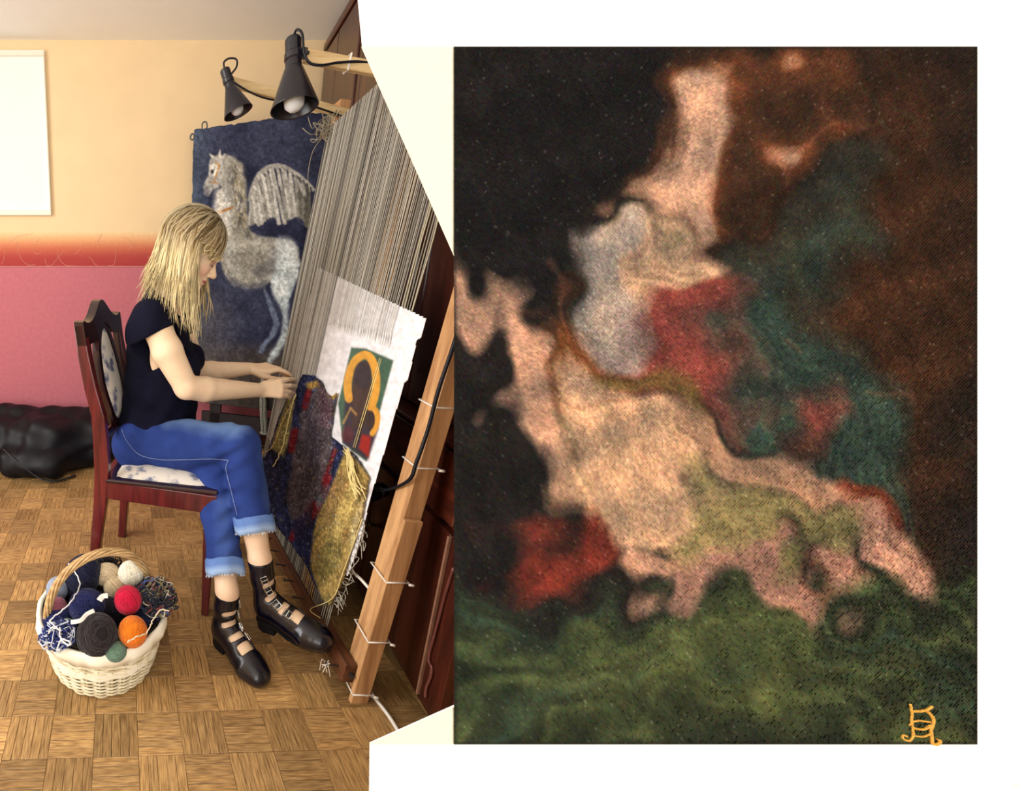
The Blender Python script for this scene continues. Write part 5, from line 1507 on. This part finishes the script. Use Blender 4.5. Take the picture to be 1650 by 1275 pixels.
def fade(a, b_, r, colr, al, jit=.35):
    a_, c_ = np.array(a), np.array(b_); e_ = c_ - a_; t = np.clip(((v_ - a_) @ e_) / (e_ @ e_), 0, 1)
    d = np.linalg.norm(v_ - a_ - t[:, None] * e_, axis=1) / r + (vnoise(v_[:, 0] * 60 + v_[:, 1] * 30, v_[:, 2] * 60, 1.6, 91) - .5) * jit
    w = (np.clip(1.25 - d, 0, 1) * al)[:, None]; cols[:] = cols * (1 - w) + np.array(lin(colr)) * w
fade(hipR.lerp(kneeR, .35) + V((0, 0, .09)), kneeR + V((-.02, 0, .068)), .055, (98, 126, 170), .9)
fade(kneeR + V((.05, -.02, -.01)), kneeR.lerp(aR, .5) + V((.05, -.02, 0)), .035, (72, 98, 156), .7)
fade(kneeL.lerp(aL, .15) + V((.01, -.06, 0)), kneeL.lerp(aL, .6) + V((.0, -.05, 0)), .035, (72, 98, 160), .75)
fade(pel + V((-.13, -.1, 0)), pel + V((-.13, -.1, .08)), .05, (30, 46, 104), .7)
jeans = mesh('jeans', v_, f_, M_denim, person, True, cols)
# stitched seam, laid on the surface
def on_surf(p, verts, push=.0012):
    d = np.linalg.norm(verts - np.array(p), axis=1); i = np.argsort(d)[:6]; return V(verts[i].mean(0)) + (V(p) - V(verts[i].mean(0))).normalized() * push
def ray_hit(x, y, verts, tol=.006, push=.0015):
    d = np.array(ray(x, y)); d = d / np.linalg.norm(d); r = verts - np.array(CAMP); t = r @ d; e_ = np.linalg.norm(r - t[:, None] * d, axis=1)
    m = e_ < tol
    if not m.any(): m = e_ < e_.min() + .003
    return CAMP + V(d * (t[m].min() - push))
M_stitch = mat('pale_stitching', (150, 166, 200), .9, .1)
b = MB()
for path in ([(196, 692), (205, 712), (225, 733), (260, 741), (300, 741), (340, 740), (368, 742)], [(368, 742), (364, 756), (372, 790), (382, 830)]):
    pp = smooth_path([V((x, y, 0)) for x, y in path], 12)
    hits = [ray_hit(p.x, p.y, v_) for p in pp]
    for i in range(0, len(hits) - 1, 1):
        if (hits[i + 1] - hits[i]).length < .03: b.tube([hits[i], hits[i].lerp(hits[i + 1], .75)], .0009, 4)
b.build('seam_stitching', M_stitch, jeans)
# turned-up pale cuffs with a frayed edge
M_cuff = attr_mat('faded_denim_cuff', .95, spec=.1, bump=.4, noise=.12, nscale=300)
for c_, a_, r_ in ((cufR, aR, .0625), (cufL, aL, .0600)):
    d = (a_ - c_).normalized(); x = d.orthogonal().normalized(); y = d.cross(x); b = MB(); n = 40
    prof = [(r_ - .008, .016), (r_ - .004, .019), (r_ + .003, .017), (r_ + .005, .006), (r_ + .0045, -.012), (r_ + .003, -.030), (r_ - .001, -.034), (r_ - .006, -.030)]
    vs, fs, cs2 = [], [], []
    for j, (rad, h) in enumerate(prof):
        for k in range(n):
            a = 2 * math.pi * k / n; wv = .003 * math.sin(3 * a + 1) + .0015 * math.sin(7 * a)
            vs.append(c_ + d * (h + wv * .8) + x * (rad + wv) * math.cos(a) + y * (rad + wv) * math.sin(a)); cs2.append(lin((150, 176, 214)) if j < 4 else lin((96, 126, 184)))
    for j in range(len(prof) - 1):
        for k in range(n): fs.append((j * n + k, j * n + (k + 1) % n, (j + 1) * n + (k + 1) % n, (j + 1) * n + k))
    cf_ = mesh('cuff', vs, fs, M_cuff, person, True, cs2)
    b = MB()
    for k in range(90):
        a = rr.uniform(0, 6.28); p = c_ + d * .017 + (x * math.cos(a) + y * math.sin(a)) * (r_ + rr.uniform(-.003, .004)); b.tube([p, p + d * rr.uniform(.003, .008) + V((rr.uniform(-.003, .003), rr.uniform(-.003, .003), 0))], .0008, 4)
    b.build('frayed_edge', mat('frayed_white_thread', (196, 212, 228), .9, .1), cf_)

# ---- boots: shell over the foot with open bands between four straps
M_boot = mat('black_boot_leather', (5, 7, 24), .24, .2, 40, .12, .001, spec=.6, coat=.15)
M_sole = mat('black_rubber_sole', (14, 14, 18), .6, .1)
M_buck = mat('bright_steel_buckle', (206, 206, 200), .22, .05, metal=1.0)
for q, ft in enumerate(FT):
    o_, x, y, z, s_ = ft; p = lambda a, b_, c: FPt(ft, a, b_, c)
    cen = p(.11, 0, .09)
    S = SDF(tuple(cen - V((.19,) * 3)), tuple(cen + V((.19,) * 3)), .0026)
    foot_prims(S, ft, .0065, .016)
    S.box(p(.1, 0, -.03), (x, y, z), (.3, .2, .030 + .004), 0, True)                   # flat underside
    S.box(p(.03, 0, .178 + .10), (x, y, z), (.2, .2, .10), .003, True)                # top line
    # open bands across the instep, front side only
    ang = math.radians(0)
    for k, (cx, cz, tilt, hw2, wid) in enumerate(((.062, .148, 1.25, .0085, .032), (.078, .121, 1.0, .0085, .031), (.104, .097, .62, .0095, .030), (.143, .085, .30, .0150, .026))):
        n_ = x * math.cos(tilt) + z * math.sin(tilt) if False else None
        fx = (x * math.sin(tilt) * -1 + z * math.cos(tilt)); along = (x * math.cos(tilt) + z * math.sin(tilt))
        # surface normal of the instep points up-front; band runs across y
        nrm = (x * math.sin(tilt) + z * math.cos(tilt)); tng = (x * math.cos(tilt) - z * math.sin(tilt))
        S.box(p(cx, -.002, cz), (tng, y, nrm), (hw2, wid, .034), .002, True, .006)
    v_, f_ = S.surf(); boot = mesh('boot', v_, f_, M_boot, person, True)
    # sole follows the plan of the shoe; stacked heel
    plan = [(-.012, .0), (-.006, .020), (.018, .030), (.06, .028), (.105, .031), (.150, .040), (.185, .039), (.214, .028), (.230, .010), (.233, 0), (.230, -.010), (.214, -.028), (.185, -.038), (.150, -.038), (.105, -.030), (.06, -.028), (.018, -.030), (-.006, -.020)]
    b = MB(); b.prism([p(a, c * .98, .006 if a > .09 else (.030 if a < .07 else .018)) for a, c in plan], z * .010); b.build('sole', M_sole, boot)
    b = MB(); hp = [(-.010, .0), (-.004, .019), (.018, .028), (.058, .026), (.058, -.026), (.018, -.028), (-.004, -.019)]
    b.prism([p(a, c, 0) for a, c in hp], z * .036); b.build('heel', M_sole, boot)
    # strap ends with buckles on the outer side
    side = -1 if q == 1 else 1
    for k, (cx, cz, tilt, rad) in enumerate(((.058, .165, 1.3, .036), (.070, .136, 1.12, .037), (.090, .108, .82, .038), (.122, .093, .45, .040))):
        nrm = (x * math.sin(tilt) + z * math.cos(tilt)); tng = (x * math.cos(tilt) - z * math.sin(tilt))
        c0 = p(cx, 0, cz) - nrm * .0
        sv = -y if True else y
        # find the shell surface beside the strap
        want = c0 - nrm * .004 + (-y) * (.024) if q == 1 else c0 - nrm * .004 + (-y) * -.026
        dd = np.linalg.norm(v_ - np.array(want), axis=1); s0 = V(v_[np.argmin(dd)]); out = (s0 - (c0 - nrm * .032)).normalized()
        u2 = tng; w2 = out.cross(u2).normalized()
        b = MB(); rw, rh = .0100, .0115
        loop = [s0 + out * .004 + u2 * (rh * a) + w2 * (rw * c) for a, c in ((1, -1), (1, 1), (-1, 1), (-1, -1), (1, -1))]
        b.tube(loop, .0017, 6); b.tube([s0 + out * .0045 - w2 * rw, s0 + out * .0045 + w2 * rw * .9], .0011, 6); b.build('buckle', M_buck, boot)
        b = MB(); b.box((-.016, -.0065, -.001), (.004, .0065, .003), frame(s0 + out * .0015, w2, u2, w2.cross(u2)), .001); b.build('strap_end', M_boot, boot)

# ---- hair: dark roots, blonde lengths, many locks
M_hair = attr_mat('blonde_hair', .45, spec=.35, bump=0.0, noise=.12, nscale=300)
R_ = random.Random(33); b = MB()
EL = (.113, .099, .113)
def scalp(f, u, r):
    d = V((f, u, r)).normalized(); k = 1 / math.sqrt((d.x / EL[0]) ** 2 + (d.y / EL[2]) ** 2 + (d.z / EL[1]) ** 2); return d * k
root_c, mid_c, tip_c, pale_c = [np.array(lin(c)) for c in ((46, 38, 28), (142, 118, 76), (208, 188, 138), (236, 224, 186))]
def lock(phi, side, len_, r0, seed_f, out=0.0, drift=V((0, 0, 0)), front=0.0):
    """from the parting over the skull, then hanging"""
    pr = V((.55 - 1.05 * front, 1.0, .18 * side))      # root near the parting
    c0 = scalp(pr.x, pr.y, pr.z); c1 = scalp(math.cos(phi), R_.uniform(-.02, .25), side * math.sin(phi))
    pts = []
    for i in range(8):
        t = i / 7; d = (c0.normalized() * (1 - t) + c1.normalized() * t).normalized(); q = scalp(d.x, d.y, d.z) * (1 + out + .05 * math.sin(t * 3))
        pts.append(HP(q.x - .012, q.y + .022, q.z))
    dn = V((0, 0, -1)); p = pts[-1]; vdir = (pts[-1] - pts[-2]).normalized()
    n = 9; wv = R_.uniform(.004, .016); ph = R_.uniform(0, 6.28)
    for i in range(n):
        t = (i + 1) / n; dirn = (vdir * max(0, .6 - t) + dn + drift * t).normalized()
        p = p + dirn * (len_ / n); pts.append(p + V((math.sin(ph + t * 7), math.cos(ph + t * 6), 0)) * wv * t)
    pts = smooth_path(pts, 2); m = len(pts)
    rs_ = [r0 * (.75 + .5 * math.sin(math.pi * min(1, .15 + .8 * i / m))) * (1 if i < m * .7 else max(.08, 1 - (i / m - .7) / .3)) for i in range(m)]
    n0 = len(b.v); b.tube(pts, rs_, 6, cap=False, sq=.55)
    tone = R_.random()
    for i in range(m):
        t = i / m; c_ = root_c * (1 - min(1, t / .42)) + mid_c * min(1, t / .42) if t < .42 else mid_c * (1 - min(1, (t - .42) / .2)) + tip_c * min(1, (t - .42) / .2)
        c_ = c_ * (1 - .35 * tone) + (pale_c if tone > .5 else mid_c) * .35 * tone
        if tone < .22: c_ = c_ * .5
        for k in range(6): b.c[n0 + i * 6 + k] = tuple(c_)
for i in range(330):                                   # near side and back, falling to the shoulder
    ph = R_.uniform(1.45, 3.14); bkw = max(0, (ph - 1.9) / 1.2)
    lock(ph, 1, R_.uniform(.17, .31) - .03 * bkw, R_.uniform(.0020, .0046), i, R_.uniform(-.02, .07), V((.12 - .80 * bkw, -.03, 0)), R_.uniform(.05, .95))
for i in range(60):                                    # locks beside the cheek, in front of the shoulder
    ph = R_.uniform(1.22, 1.5); lock(ph, 1, R_.uniform(.20, .33), R_.uniform(.0016, .0034), i, R_.uniform(.0, .06), V((.16, -.04, 0)), R_.uniform(0, .5))
for i in range(46):                                    # fringe swept over the brow and temple
    ph = R_.uniform(.35, 1.25); lock(ph, 1, R_.uniform(.0, .035), R_.uniform(.0016, .0032), i, R_.uniform(.0, .06), V((-.45, -.05, 0)), R_.uniform(0, .3))
for i in range(190):                                   # far side
    ph = R_.uniform(1.0, 3.14); lock(ph, -1, R_.uniform(.16, .28), R_.uniform(.0022, .0046), i, R_.uniform(-.02, .05), V((.10 if ph < 1.7 else -.35, .03, 0)), R_.uniform(.1, .95))
b.build('hair', M_hair, person, True, True)
